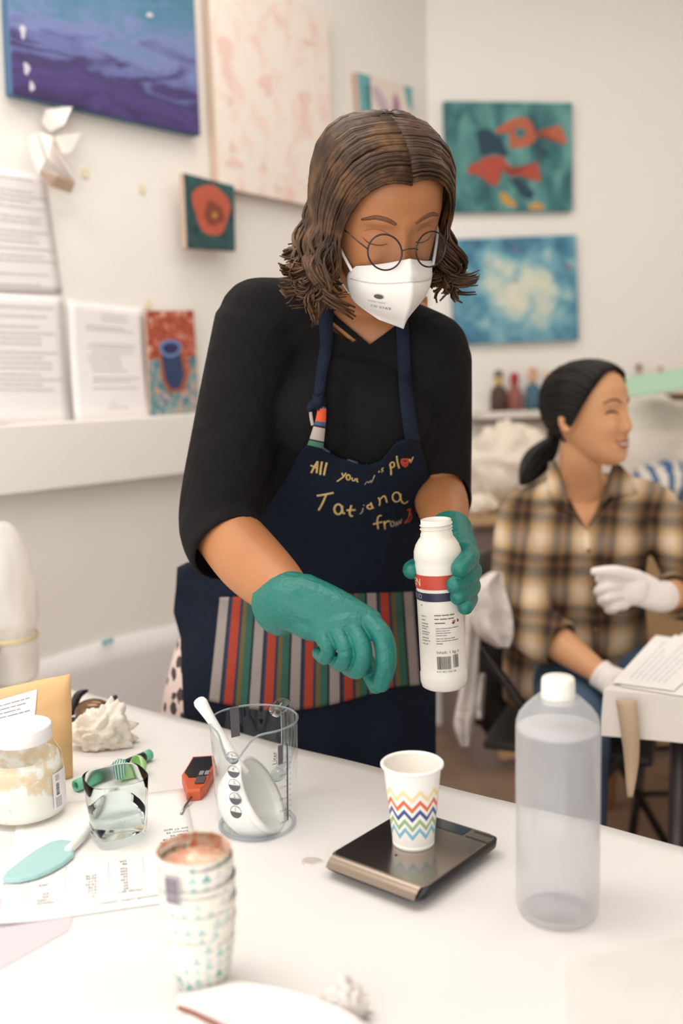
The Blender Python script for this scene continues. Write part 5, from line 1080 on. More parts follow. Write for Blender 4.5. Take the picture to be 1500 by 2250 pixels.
thr = [ba + e1b * (r_b * .675 * math.cos(t)) + e2b * (r_b * .675 * math.sin(t)) + bup * (sy(1164) + (sy(1147) - sy(1164)) * t / (4.5 * math.pi)) for t in np.linspace(0, 4.5 * math.pi, 90)]
mesh('screw_thread', *tube(thr, .0011, 6), HBW, hb_)
FA = -math.pi / 2                                   # angle facing the camera
def patch(nm, a0, a1, y0, y1, m, h=.0006, par=hb_):
    vs, fs, uv = grid(24, 4, lambda u, v: bl(FA + a0 + (a1 - a0) * u, sy(y0 + (y1 - y0) * v), h)); return mesh(nm, vs, fs, m, par, uv=uv)
patch('red_band', -2.2, 2.2, 1283, 1253, mat('label_red', (190, 66, 48), 0.45))
NVB = mat('label_navy', (36, 38, 66), 0.45); patch('navy_band', -2.2, .38, 1308, 1290, NVB)
vs, fs, uv = grid(8, 6, lambda u, v: bl(FA + .38 + .27 * u, sy(1290 + (18 * math.sqrt(max(0, 1 - u * u))) * v), .0006)); mesh('navy_band', vs, fs, NVB, hb_, uv=uv)
def btext(nm, lines, m, h=.0009, kind='text', squeeze=1.0):
    v2, f2 = text2d(lines) if kind == 'text' else lines; mesh(nm, [bl(FA + x / r_b, sy(y_) if False else y, h) for x, y in v2 for y_ in (0,)], f2, m, hb_, smooth=False)['kind'] = 'stuff'
btext('printed_word', [('EN', -.0460, sy(1276), .014)], mat('label_cream', (238, 214, 176), 0.5), .0012); btext('printed_word', [('DUO', -.0475, sy(1303), .009)], mat('label_grey', (140, 140, 156), 0.5), .0012)
rq = random.Random(11); rows = lambda ys, x0, x1, h: [(x0, x1 - rq.uniform(0, .008), sy(y), h) for y in ys]
btext('printed_text', bars2d(rows([1338, 1346], -.011, .019, .0020) + rows([1355], -.011, .010, .0022), rq), mat('label_brown', (110, 84, 84), 0.6), kind='bars')
btext('printed_text', bars2d(rows([1366], -.010, .022, .0013) + rows([1371, 1376, 1381], -.010, .010, .0013) + rows([1388, 1393], -.010, .020, .0013) + rows([1399], -.010, .006, .0016) + rows([1318, 1341, 1349, 1357, 1363, 1368, 1375, 1380, 1388, 1394, 1401], -.031, -.018, .0016), rq), INK_GREY, kind='bars')
btext('printed_word', [('Inhalt: 1 kg ℮', -.0105, sy(1420), .0058)], mat('label_brown'))
v2, f2 = barcode(-.0105, .0075, sy(1454), sy(1426), rq); btext('barcode', (v2, f2), INK, kind='bars'); v2, f2 = barcode(.0105, .0185, sy(1452), sy(1424), rq); btext('barcode', (v2, f2), INK, kind='bars')
btext('printed_digits', [('4 011821 030128', -.0115, sy(1461), .0036)], mat('label_brown'))
btext('logo', rect2d([(.0125, sy(1354), .0165, sy(1350))]), mat('label_orange', (206, 96, 48), 0.5), kind='bars'); btext('logo', rect2d([(.0115, sy(1357), .0150, sy(1354))]), INK, kind='bars'); btext('logo', rect2d([(.0195, sy(1355), .0212, sy(1349))]), NVB, kind='bars'); btext('logo', rect2d([(.0213, sy(1355), .0222, sy(1350))]), mat('label_orange'), kind='bars')
# ---- glove on the bottle hand
gL = [limb([wrL.lerp(elL, .14), wrL, P(996, 1225, 1.362), P(992, 1262, 1.342)], [.034, .033, .036, .034], 24, [.034, .026, .018, .016], hint=(1, 0.2, 0.1), round_ends=False), ball(P(990, 1265, 1.345), .040, .016, .042), limb([P(1014, 1218, 1.345), P(1018, 1255, 1.345), P(1018, 1290, 1.345), P(1014, 1318, 1.342)], [.015, .016, .015, .013], 16)]
for (y0, x1, y1, x2, y2, r_) in ((1214, 1034, 1222, 1003, 1250, .0142), (1246, 1038, 1256, 992, 1286, .0142), (1280, 1037, 1288, 999, 1311, .0132), (1308, 1034, 1316, 1014, 1334, .0118)):
    gL += [finger([(1008, y0, 1.342), (x1 - 4, y1 - 4, 1.318), (x1 - 8, y1 + 8, 1.275), (x2 + 8, y2, 1.247)], [r_, r_, r_ * .98, r_ * .86])]
gL += [finger([(985, 1232, 1.352), (940, 1240, 1.342), (906, 1250, 1.312), (905, 1256, 1.285)], [.016, .0145, .0125, .0105])]
gv, gf = fuse(gL, 'gl2', 0.0012, 2)
gl2 = mesh('glove', gv, gf, TEALG, w1); gl2['label'] = 'teal rubber glove wrapped around the white bottle'

# ---- mask
MASKM = mat('mask_fleece', (240, 236, 232), 0.75, bump=0.15, bscale=600)
mid = spline([(0, .119, -.012), (0, .133, -.030), (0, .143, -.052), (0, .136, -.082), (.008, .112, -.118)], 6); sid = spline([(.052, .070, -.044), (.059, .061, -.060), (.058, .060, -.080), (.047, .066, -.100), (.020, .090, -.114)], 6); NM = len(mid) - 1
def msk(u, v):
    g = -1 if u < .5 else 1; t = abs(u - .5) * 2; k = v * NM; i = min(NM - 1, int(k)); fr = k - i; a = mid[i] * (1 - fr) + mid[i + 1] * fr; b_ = sid[i] * (1 - fr) + sid[i + 1] * fr
    p = a * (1 - t) + b_ * t; bul = .016 * math.sin(math.pi * t) * math.sin(math.pi * min(1, v + .12)) ; cr = .0022 * math.exp(-((v - .30) / .03) ** 2)
    return H1(a[0] * (1 - t) + g * (b_[0] * t + bul * .4), p[1] + bul * .55 - cr * (1 - t), p[2])
vs, fs, uv = grid(40, 36, msk); mk1 = mesh('face_mask', vs, fs, MASKM, w1, uv=uv); thick(mk1, .0012, 1)
MB = bvh_of(vs, fs)
for g in (-1, 1):
    S = spline([tuple(H1(g * .056, .068, -.052)), tuple(H1(g * .072, .032, -.020)), tuple(H1(g * .080, -.008, .018)), tuple(H1(g * .084, -.024, .004)), tuple(H1(g * .083, -.020, -.022)), tuple(H1(g * .074, .018, -.062)), tuple(H1(g * .054, .062, -.088))], 6); mesh('ear_loop', *tube([V(s) for s in S], .0022, 6, True, .0012), MASKM, mk1)
mesh('fold_seam', *tube([msk(.03 + .94 * i / 30, .31) + H1.f * .0016 for i in range(31)], .0006, 5), mat('mask_seam', (206, 200, 196), 0.8), mk1)
def mprint(v2, f2, m, nm):
    def mm(x, y): return msk(.27 + x, .52 + y) + (H1.f * .6 - H1.l * .5).normalized() * .0022
    mesh(nm, [mm(x, y) for x, y in v2], f2, m, mk1, smooth=False)['kind'] = 'stuff'
el = [(0, 0)] + [(.035 * math.cos(2 * math.pi * i / 20), .035 * math.sin(2 * math.pi * i / 20)) for i in range(20)]; mprint([(x, y - .02) for x, y in el], [(0, 1 + i, 1 + (i + 1) % 20) for i in range(20)], mat('mask_ink', (86, 84, 90), 0.7), 'printed_mark')
v2, f2 = bars2d([(-.09, .05, .07, .022)], rq); mprint(v2, f2, mat('mask_print_pale', (204, 190, 176), 0.7), 'printed_text'); tv, tf = text2d([('CE 2163', -.08, 0, .05)]); mprint([(x, .17 - y) for x, y in tv], tf, mat('mask_ink'), 'printed_text')
# ---- glasses
GM = mat('gunmetal', (70, 62, 62), 0.25, 0.9); gls = mesh('glasses', *tube([H1(-.0105, .1165, -.002), H1(-.004, .1185, .001), H1(.004, .1185, .001), H1(.0105, .1165, -.002)], .0009, 8), GM, w1); gls['label'] = 'round thin metal glasses'
for g in (-1, 1):
    c0 = (g * .0305, .110, -.006); tilt = g * .10
    rp_ = lambda t, r: H1(c0[0] + r * math.cos(t) * math.cos(tilt), c0[1] - r * math.cos(t) * g * .18 * 1.0 * (1 if True else 0) - .40 * r * math.sin(t), c0[2] + r * math.sin(t) * .93)
    mesh('rim', *tube([rp_(2 * math.pi * i / 40, .0212) for i in range(41)], .0011, 8, False), GM, gls)
    mesh('lens', [H1(*c0)] + [rp_(2 * math.pi * i / 40, .0205) for i in range(40)], [(0, 1 + i, 1 + (i + 1) % 40) for i in range(40)], glassy('spectacle_lens', (248, 248, 250), 1.0), gls, smooth=False)
    mesh('temple', *tube([rp_(0 if g > 0 else math.pi, .0215) + H1.u * .004, H1(g * .058, .094, .000), H1(g * .074, .05, .004), H1(g * .081, -.002, .012), H1(g * .082, -.02, .004)], .0010, 6), GM, gls)
# ---- face details
BROW = hairmat('brow_hair', [(.3, (92, 60, 42)), (.7, (128, 88, 62))]); LASH = mat('lash_dark', (58, 36, 28), 0.6)
def strip(bvh, H, pts, r, m, nm, par, flat=.35, off=.0004):
    S = spline(pts, 5); k = len(S); mesh(nm, *tube([H.on(bvh, x, z, off) for x, z in S], [r * (.35 + .65 * math.sin(math.pi * min(1, (i + 2) / (k + 2)))) for i in range(k)], 8, True, [r * flat] * k, hint=H.u), m, par)
for g in (-1, 1):
    strip(BV1, H1, [(g * .013, .021), (g * .024, .026), (g * .038, .027), (g * .051, .020)], .0030, BROW, 'eyebrow', w1)
    strip(BV1, H1, [(g * .019, -.007), (g * .026, -.0095), (g * .034, -.010), (g * .042, -.0085), (g * .047, -.0045)], .0008, mat('lash_brown', (88, 54, 38), 0.6), 'eyelashes', w1)
    strip(BV1, H1, [(g * .020, .006), (g * .028, .0095), (g * .038, .0095), (g * .046, .005)], .0007, mat('lid_crease', (156, 98, 66), 0.6), 'eyelid_crease', w1)
# ---- hair
HSB = bvh_of(*headshell(nu=80, nv=80))
def sk(x, y, z, off):
    d = V((x, y, z)).normalized(); h = HSB.ray_cast(d * .4, -d); return (h[0] if h[0] is not None else d * .1) + d * off
HAIR1 = hairmat('brown_hair', [(.28, (36, 23, 14)), (.5, (66, 44, 27)), (.74, (120, 86, 52))], .36)
rh = random.Random(21); paths = []
RX, RY, RZ = .0825, .100, .1175
def fall(pts, n, step, out, wave, ph, curl, amp=1.0):
    p = V(pts[-1]); d0 = (V(pts[-1]) - V(pts[-2])).normalized(); sv_ = out.normalized(); fv_ = V((sv_.y, -sv_.x, 0)).normalized()
    for i in range(n):
        t = i / n; d = (d0 * max(0, 1 - 3.0 * t) + V((0, 0, -1))).normalized(); a = ph + i * wave; tt = max(0, t - .5) / .5
        lat_ = sv_ * (math.sin(a) * .0058 * amp * (.35 + t * 1.3) + .0022 * (1 - t)) + fv_ * (math.cos(a) * .0058 * amp * (.35 + t * 1.3)); th_ = curl * tt * 1.7
        p = p + (d * math.cos(th_) + sv_ * math.sin(th_)).normalized() * step + lat_ * (1 - .5 * tt); pts.append(p)
    return pts
for g in (-1, 1):
    for lock in range(64):
        s = min(1, (lock + rh.random()) / 64); y0 = .078 - .160 * s; layer = rh.random(); ph0 = rh.uniform(0, 6); wv = rh.uniform(.55, .95); cl_ = rh.choice([-1.3, -.8, -.3, .4, .9, 1.3]); ln0 = rh.randint(10, 13); amp = rh.uniform(.7, 1.5)
        for k in range(7):
            yy = y0 + rh.uniform(-.006, .006); kk = 1 + .035 * layer + .02 * rh.random(); drift = -.028 * (1 - s) ** 1.2 + .006 * s; pts = []; phi1 = math.radians(96 + rh.uniform(-3, 4))
            for i in range(9):
                ph = phi1 * i / 8; y = yy + drift * (ph / 1.6) ** 1.3; q = max(math.sqrt(max(.02, 1 - (y / RY) ** 2)), .42); vol = 1 + .10 * math.sin(min(ph, 1.57)) * layer
                pts.append(H1(*(sk(.004 + g * RX * q * math.sin(ph), y, RZ * q * math.cos(ph), .0042 + .0035 * layer + (kk - 1 - .035 * layer) * .08 + .016 * layer * max(0, math.sin(min(ph, 1.57)) - .3)))))
            paths.append(fall(pts, ln0 + rh.randint(-1, 1), .0083, (H1.l * g * 1.0 - H1.f * .3), wv, ph0 + rh.uniform(-.2, .2), cl_, amp))
for lock in range(44):
    az = math.radians(95 + 170 * (lock + rh.random()) / 44); ph0 = rh.uniform(0, 6); wv = rh.uniform(.55, .95); cl_ = rh.choice([-1.2, -.6, .4, .9]); ln0 = rh.randint(9, 12); phi1 = math.radians(rh.uniform(97, 110)); kk = 1 + .05 * rh.random(); amp = rh.uniform(.7, 1.4)
    for k in range(6):
        a2 = az + rh.uniform(-.05, .05); pts = []
        for i in range(9):
            ph = .12 + (phi1 - .12) * i / 8; pts.append(H1(*sk(RX * math.sin(ph) * math.sin(a2), -.010 + RY * math.sin(ph) * math.cos(a2), RZ * math.cos(ph), .0045 + (kk - 1) * .14)))
        paths.append(fall(pts, ln0, .0083, (H1.l * math.sin(az) + H1.f * math.cos(az)), wv, ph0 + rh.uniform(-.2, .2), cl_, amp))
hv, hf = strands(paths, .0031)
hair1 = mesh('hair', hv, hf, HAIR1, w1); hair1['label'] = 'brown wavy chin-length hair parted in the middle'
cv, cf = headshell(nu=72, nv=60); cv = [V(c) for c in cv]
def capmesh(H, sc_, keepf): return [H(c.x * sc_, c.y * sc_ - .0008, c.z * (sc_ - .005)) for c in cv], [f_ for f_ in cf if keepf(sum((cv[i] for i in f_), V()) / len(f_))]
def keep(c):
    if c.z > .078: return True
    if c.z > -.025: return c.y < .026 + max(0, c.z) / .078 * .036
    return c.z > -.085 and c.y < .0
o = mesh('scalp_hair', *capmesh(H1, 1.035, keep), HAIR1, hair1); thick(o, .003, 0)
# ================================================================== seated woman
BASE2 = V((P(1262, 1450, 2.35).x, 2.35, 0))
H2 = Head(P(1290, 907, 2.22), 45, -2, 2.0, 1.0)
nb2 = P(1272, 1080, 2.29)
t2 = [P(1262, 1480, 2.36), P(1264, 1400, 2.35), P(1266, 1300, 2.33), P(1270, 1200, 2.315), P(1275, 1120, 2.305), P(1275, 1085, 2.30)]
s2R = P(1152, 1122, 2.30); s2L = P(1420, 1105, 2.36); e2R = P(1165, 1368, 2.18); w2R = P(1332, 1490, 2.03); e2L = P(1525, 1300, 2.22); w2L = P(1446, 1312, 2.07)
lat2 = (s2L - s2R).normalized()
hipR = V((BASE2.x - .03, 2.27, .585)); hipL = V((BASE2.x + .08, 2.33, .585)); knR = V((P(1268, 1600, 1.93).x, 1.93, .545)); knL = V((P(1570, 1600, 2.08).x, 2.08, .545)); anR = V((knR.x + .02, 2.0, .09)); anL = V((knL.x + .03, 2.08, .09))
b2 = [H2.shell(smile=1.0, lidclosed=.6)] + H2.ears()
b2 += [limb([H2(0, -.012, -.03), H2(0, -.02, -.09), nb2.lerp(H2(0, -.02, -.10), .3), nb2 - V((0, -.005, .03))], [.046, .047, .05, .07], 24, [.048, .049, .05, .055], hint=lat2)]
b2 += [limb(t2, [.16, .145, .135, .14, .14, .08], 32, [.12, .11, .1, .105, .09, .055], hint=lat2), limb([s2R, nb2, s2L], [.042, .046, .042], 18)]
b2 += [limb([s2R, P(1140, 1250, 2.25), e2R], [.042, .041, .038], 18), limb([e2R, e2R.lerp(w2R, .4), w2R], [.038, .038, .022], 20), limb([s2L, P(1490, 1200, 2.3), e2L], [.042, .041, .038], 18), limb([e2L, e2L.lerp(w2L, .4), w2L], [.038, .037, .022], 20)]
for a, b, c in ((hipR, knR, anR), (hipL, knL, anL)): b2 += [limb([a, a.lerp(b, .5), b], [.075, .07, .052], 18), limb([b, b.lerp(c, .4), c], [.05, .05, .034], 18), limb([c + V((0, .02, -.05)), c + V((0, -.15, -.06))], [.034, .028], 14)]
v2b, f2b = fuse(b2, 'body2', 0.0034, 4)
w2 = mesh('person', v2b, f2b, SKIN2, loc=BASE2)
tag(w2, 'seated smiling woman with dark ponytail in a plaid shirt and white gloves, looking right', 'person')
BV2 = bvh_of(v2b, f2b)
def f_plaid(n, b, tc):
    sep = n('ShaderNodeSeparateXYZ', {0: n('ShaderNodeMapping', {'Vector': tc.outputs['Object'], 'Rotation': (0, math.radians(-4), 0)}).outputs[0]}); dst = n.math('MULTIPLY', n.math('SUBTRACT', n.noise(tc.outputs['Object'], 6, 2), .5), .035)
    def bands(x, per, off):
        f = n.math('FRACT', n.math('ADD', n.math('DIVIDE', n.math('ADD', x, dst), per), off)); W = (255, 255, 255)
        return n.ramp(f, [(0, (236, 218, 190)), (.14, (196, 164, 120)), (.26, (92, 74, 58)), (.36, (60, 48, 42)), (.44, (150, 112, 72)), (.52, (92, 62, 42)), (.60, (60, 48, 42)), (.70, (206, 176, 134)), (.84, (240, 226, 206))])
    h = bands(sep.outputs[2], .118, .1); v = bands(n.math('SUBTRACT', sep.outputs[0], n.math('MULTIPLY', sep.outputs[1], .35)), .098, .2)
    c = n.mix(0.5, h, v); c = n.mix(.55, c, n.mix(1.0, h, v, 'MULTIPLY')); n.t.links.new(c, b.inputs['Base Color'])
    n.t.links.new(n.bump(n.noise(tc.outputs['Object'], 9, 3, .5, .8), .4, .03), b.inputs['Normal'])
PLAID = mat('plaid_flannel', rough=0.9, fn=f_plaid)
sh = [limb([P(1268, 1520, 2.36), P(1264, 1420, 2.35), P(1266, 1300, 2.33), P(1270, 1200, 2.315), P(1275, 1125, 2.305), P(1275, 1085, 2.30)], [.185, .178, .165, .165, .155, .085], 36, [.145, .14, .13, .13, .11, .07], hint=lat2, round_ends=False)]
sh += [limb([s2R + V((.005, 0, -.005)), nb2.lerp(s2R, .5), nb2 + V((0, .015, -.01)), nb2.lerp(s2L, .5), s2L], [.056, .056, .056, .056, .056], 22)]
sh += [limb([s2R, P(1140, 1250, 2.25), e2R + V((0, 0, .0)), e2R.lerp(w2R, .42)], [.062, .064, .062, .056], 24, round_ends=False), limb([s2L, P(1490, 1200, 2.3), e2L, e2L.lerp(w2L, .62)], [.062, .064, .060, .052], 24, round_ends=False)]
shv, shf = fuse(sh, 'shirt', 0.005, 8)
shirt = mesh('plaid_shirt', shv, shf, PLAID, w2)
off1 = w2['_o']; shirt.parent = None; shirt.location = (0, 0, 0)
cut(shirt, [shift(c) for c in [pxprism([(1208, 1010), (1240, 1085), (1288, 1165), (1325, 1085), (1345, 1020), (1300, 960)], 1.9, 2.285), limb([e2R.lerp(w2R, .3), e2R.lerp(w2R, .7)], [.047, .055], 20, round_ends=False), limb([e2L.lerp(w2L, .5), e2L.lerp(w2L, .9)], [.042, .05], 20, round_ends=False)]])
shirt.parent = w2; shirt.data.polygons.foreach_set('use_smooth', [True] * len(shirt.data.polygons))
SHB = bvh_of(shv, shf)
def flap(poly, nm, off=.008, m=PLAID, par=None, tk=.003):
    c = [cast(SHB, x, y, off, 2.2) for x, y in poly]; k = len(c); ce = sum(c, V()) / k + V((0, -.004, 0)); o = mesh(nm, [ce] + c, [(0, 1 + i, 1 + (i + 1) % k) for i in range(k)], m, par or shirt); thick(o, tk, 1)
flap([(1205, 1015), (1222, 1012), (1245, 1085), (1284, 1158), (1262, 1130), (1222, 1120), (1200, 1075)], 'collar'); flap([(1345, 1022), (1362, 1020), (1385, 1045), (1402, 1085), (1370, 1092), (1322, 1108), (1290, 1160), (1322, 1090)], 'collar')
flap([(1318, 1190), (1410, 1180), (1416, 1262), (1370, 1276), (1322, 1266)], 'breast_pocket', .004)
mesh('placket', *tube([cast(SHB, x, y, .002, 2.2) for x, y in ((1288, 1165), (1296, 1230), (1302, 1300), (1308, 1380), (1312, 1450))], .009, 8, True, .003, hint=(1, 0, 0)), PLAID, shirt)
for x, y in ((1293, 1210), (1301, 1290), (1309, 1385)): mesh('button', *ball(cast(SHB, x, y, .006, 2.2), .005, .003, .005, None, 12, 8), mat('button_brown', (120, 96, 74), .4), shirt)
JEAN = cloth('blue_jeans', (76, 98, 122), .9, .3, 12, .15, 500)
jp = [limb([P(1262, 1500, 2.36), P(1262, 1450, 2.36)], [.165, .165], 28, [.125, .125], hint=lat2)]
for a, b, c in ((hipR, knR, anR), (hipL, knL, anL)): jp += [limb([a, a.lerp(b, .5), b], [.088, .082, .066], 20), limb([b, b.lerp(c, .5), c + V((0, 0, .03))], [.064, .058, .05], 20)]
jv, jf = fuse(jp, 'jeans', .006, 6); mesh('jeans', jv, jf, JEAN, w2)
SHOE = mat('shoe_dark', (50, 46, 48), .6)
for c in (anR, anL): mesh('shoe', *join([limb([c + V((0, .03, -.055)), c + V((0, -.06, -.055)), c + V((0, -.17, -.06))], [.042, .043, .034], 16)]), SHOE, w2)
LATEX = mat('white_latex', (244, 236, 232), .5, bump=.3, bscale=60, bdist=.004)
g2 = [limb([w2L.lerp(e2L, .18), w2L, P(1415, 1298, 2.05), P(1385, 1288, 2.035)], [.034, .033, .036, .038], 22, [.032, .028, .022, .018], hint=(0, 0, 1), round_ends=False), ball(P(1385, 1292, 2.03), .038, .02, .038)]
for q in ([(1370, 1262, 2.03), (1335, 1262, 2.01), (1318, 1272, 2.02), (1325, 1280, 2.04)], [(1365, 1285, 2.025), (1330, 1290, 2.0), (1315, 1300, 2.015), (1328, 1306, 2.04)], [(1365, 1308, 2.025), (1335, 1312, 2.0), (1322, 1320, 2.02), (1334, 1326, 2.04)], [(1370, 1328, 2.03), (1348, 1332, 2.01), (1338, 1338, 2.025), (1348, 1340, 2.04)]): g2 += [limb([P(*p) for p in q], [.0125, .012, .011, .0095], 14)]
g2 += [limb([P(1400, 1268, 2.03), P(1350, 1256, 2.005), P(1306, 1256, 1.995)], [.015, .0135, .009], 14)]
gv, gf = fuse(g2, 'g2', .0022, 4); mesh('glove', gv, gf, LATEX, w2)['label'] = 'thin white glove on the hand raised to the chest'
g3 = [limb([w2R.lerp(e2R, .1), w2R, P(1352, 1502, 2.0), P(1375, 1515, 1.98)], [.032, .031, .034, .036], 22, [.030, .026, .02, .017], hint=(.3, 0, 1), round_ends=False)]
for k in range(4): g3 += [limb([P(1385, 1500 + 10 * k, 1.975 - .004 * k), P(1420, 1508 + 12 * k, 1.955), P(1445, 1528 + 10 * k, 1.95)], [.012, .0115, .009], 12)]
g3 += [limb([P(1360, 1492, 1.985), P(1390, 1482, 1.965), P(1412, 1486, 1.955)], [.014, .0125, .009], 12)]
gv, gf = fuse(g3, 'g3', .0022, 4); mesh('glove', gv, gf, LATEX, w2)['label'] = 'thin white glove on the hand lowered behind the side table'
# face
LIP = mat('lip_rose', (176, 92, 82), .45); TEETH = mat('teeth_white', (236, 228, 218), .3); EYE = mat('eye_dark', (48, 32, 28), .2); BROW2 = mat('brow_dark', (92, 62, 44), .8)
for g in (-1, 1):
    strip(BV2, H2, [(g * .013, .020), (g * .024, .026), (g * .038, .028), (g * .052, .021)], .0027, BROW2, 'eyebrow', w2)
    strip(BV2, H2, [(g * .020, -.003), (g * .028, .0015), (g * .037, .0022), (g * .046, -.001)], .0024, EYE, 'eye', w2)
    strip(BV2, H2, [(g * .018, -.002), (g * .028, .0042), (g * .038, .0046), (g * .049, -.001)], .0010, LASH, 'eyelashes', w2)
strip(BV2, H2, [(-.027, -.0595), (-.016, -.0635), (0, -.0645), (.016, -.0635), (.027, -.0595)], .0030, LIP, 'upper_lip', w2, .4, .0006)
strip(BV2, H2, [(-.023, -.0640), (-.012, -.0690), (0, -.0705), (.012, -.0690), (.023, -.0640)], .0026, TEETH, 'teeth', w2, .4, .0004)
strip(BV2, H2, [(-.025, -.0635), (-.014, -.0735), (0, -.0765), (.014, -.0735), (.025, -.0635)], .0032, LIP, 'lower_lip', w2, .4, .0008)
# hair pulled back
HAIR2 = hairmat('black_hair', [(.3, (12, 9, 9)), (.6, (24, 17, 14)), (.8, (50, 34, 25))], .42)
paths = []; tie = H2(0, -.092, -.045); RX2, RY2, RZ2 = .0815, .1035, .1215
for k in range(420):
    t = rh.uniform(-1, 1); z0 = .084 - .105 * abs(t) ** 1.6; x0 = .072 * math.copysign(min(1, abs(t) ** .8), t); y0 = .060 - .055 * abs(t) ** 1.8; kk = 1.0 + .035 * rh.random(); pts = []
    a0 = V((x0 / RX2, (y0 + .002) / RY2, z0 / RZ2)).normalized(); a1 = V((.10 * rh.uniform(-1, 1), -.90, -.36)).normalized(); lift = V((0, 0, .55 * (1 - abs(t)) + .12))
    for i in range(12):
        q = i / 11; d = (a0 * (1 - q) + a1 * q + lift * math.sin(math.pi * q) * .9).normalized(); pts.append(H2(*sk(d.x * RX2, d.y * RY2, d.z * RZ2, .0055 + (kk - 1) * .16)))
    pts.append(tie + V((rh.uniform(-1, 1), rh.uniform(-1, 1), rh.uniform(-1, 1))) * .007); paths.append(pts)
for k in range(150):
    dx, dy, dz = [rh.uniform(-1, 1) for _ in range(3)]; pts = []
    for i, (x, y, Y, w_) in enumerate(((1222, 962, 2.305, .008), (1205, 985, 2.315, .018), (1185, 1008, 2.31, .024), (1168, 1030, 2.295, .022), (1155, 1050, 2.28, .014), (1148, 1062, 2.27, .006))): pts.append(P(x, y, Y) + V((dx, dy, dz * .8)) * w_)
    paths.append([tie + V((dx, dy, dz)) * .008] + [V(p) for p in spline([tuple(p) for p in pts], 3)])
hv, hf = strands(paths, .0034); hair2 = mesh('hair', hv, hf, HAIR2, w2); hair2['label'] = 'black hair pulled back into a low ponytail'
def keep2(c):
    if c.z > .086: return True
    if c.z > -.02: return c.y < -.002 + max(0, c.z + .02) / .106 * .058
    return c.z > -.075 and c.y < -.03
o = mesh('scalp_hair', *capmesh(H2, 1.035, keep2), HAIR2, hair2); thick(o, .003, 0)
mesh('hair_tie', *ball(tie, .014, .014, .012, None, 14, 10), mat('tie_black', (20, 18, 20), .7), hair2)

# ================================================================== folding chairs
CHM = mat('chair_metal', (70, 66, 66), .35, .7); CHS = mat('chair_seat', (46, 42, 42), .5)
def folding_chair(loc, fdir, label, seatz=.455):
    f_ = V((fdir[0], fdir[1], 0)).normalized(); s_ = V((f_.y, -f_.x, 0)); L0 = V((loc[0], loc[1], 0)); Q = lambda a, b, z: L0 + f_ * a + s_ * b + V((0, 0, z))
    t = thing('folding_chair', label, 'chair', L0, 'folding metal chairs')
    for g in (-1, 1):
        mesh('front_leg', *tube([Q(-.235, g * .2, .86), Q(-.20, g * .2, .70), Q(.02, g * .2, .40), Q(.25, g * .2, .0)], .0105, 10), CHM, t); mesh('rear_leg', *tube([Q(.12, g * .185, .445), Q(0, g * .185, .28), Q(-.23, g * .185, 0)], .0105, 10), CHM, t)
    o = mesh('seat', *box(Q(.0, 0, seatz - .012), .38, .37, .022, (f_, s_, V((0, 0, 1)))), CHS, t, smooth=False); bevel(o, .008)
    vs, fs, uv = grid(10, 4, lambda u, v: Q(-.212 - .03 * math.sin(math.pi * u) - .03 * v, (u - .5) * .4, .64 + .2 * v)); o = mesh('backrest', vs, fs, CHS, t, uv=uv); thick(o, .012, 0)
    mesh('crossbar', *tube([Q(.22, -.2, .05), Q(.22, .2, .05)], .008, 8), CHM, t); mesh('crossbar', *tube([Q(-.20, -.185, .04), Q(-.20, .185, .04)], .008, 8), CHM, t)
    return t, Q
ch1, Q1 = folding_chair((BASE2.x + .0, 2.33), (.93, -.36), 'folding chair the plaid-shirted woman sits on, white garment over its back')
mp = P(1490, 1640, 2.64); mp.z = 0
mst = thing('metal_stool', 'dark metal stool with splayed legs beneath the side table', 'stool', mp)
for dx, dy in ((-.13, -.13), (.13, -.13), (.13, .13), (-.13, .13)): mesh('leg', *tube([mp + V((dx * 1.5, dy * 1.5, 0)), mp + V((dx * .9, dy * .9, .44))], .0115, 10), CHM, mst)
o = mesh('seat', *box(mp + V((0, 0, .45)), .30, .30, .022), CHS, mst, smooth=False); bevel(o, .01)
mesh('foot_rail', *tube([mp + V((dx * 1.22, dy * 1.22, .2)) for dx, dy in ((-.13, -.13), (.13, -.13), (.13, .13), (-.13, .13), (-.13, -.13))], .008, 8), CHM, mst)
# white garment over the chair back
JK = cloth('white_garment', (236, 228, 222), .85, .6, 14, .03, 300)
def drape(rows, Y0, lab=None, nm='garment_panel', par=None, amp=.01, seed=0):
    R_ = spline(rows, 5)
    def fn(u, v): k = v * (len(R_) - 1); i = min(len(R_) - 2, int(k)); fr = k - i; r = R_[i] * (1 - fr) + R_[i + 1] * fr; return P(r[0] + (r[1] - r[0]) * u, r[2], r[3] + amp * math.sin(u * 9 + seed + v * 2) + amp * noise.noise(V((u * 4, v * 4, seed))) - .03 * math.sin(math.pi * u))
    vs, fs, uv = grid(18, 24, fn); o = mesh(nm, vs, fs, JK, par, uv=uv); thick(o, .004, 0); return o
gm = thing('white_garment', 'white garment draped over the back of the folding chair', 'garment', P(1070, 1500, 2.2))
drape([(1078, 1104, 1258, 2.17), (1035, 1108, 1290, 2.15), (1032, 1122, 1340, 2.14), (1045, 1128, 1390, 2.14), (1092, 1118, 1422, 2.15)], 2.15, par=gm)
drape([(1022, 1062, 1345, 2.19), (1018, 1052, 1430, 2.20), (1010, 1048, 1520, 2.21), (998, 1040, 1590, 2.21), (1014, 1030, 1640, 2.21)], 2.2, par=gm, seed=2); drape([(1040, 1066, 1480, 2.22), (1036, 1062, 1540, 2.22), (1045, 1060, 1580, 2.22)], 2.2, par=gm, seed=4)
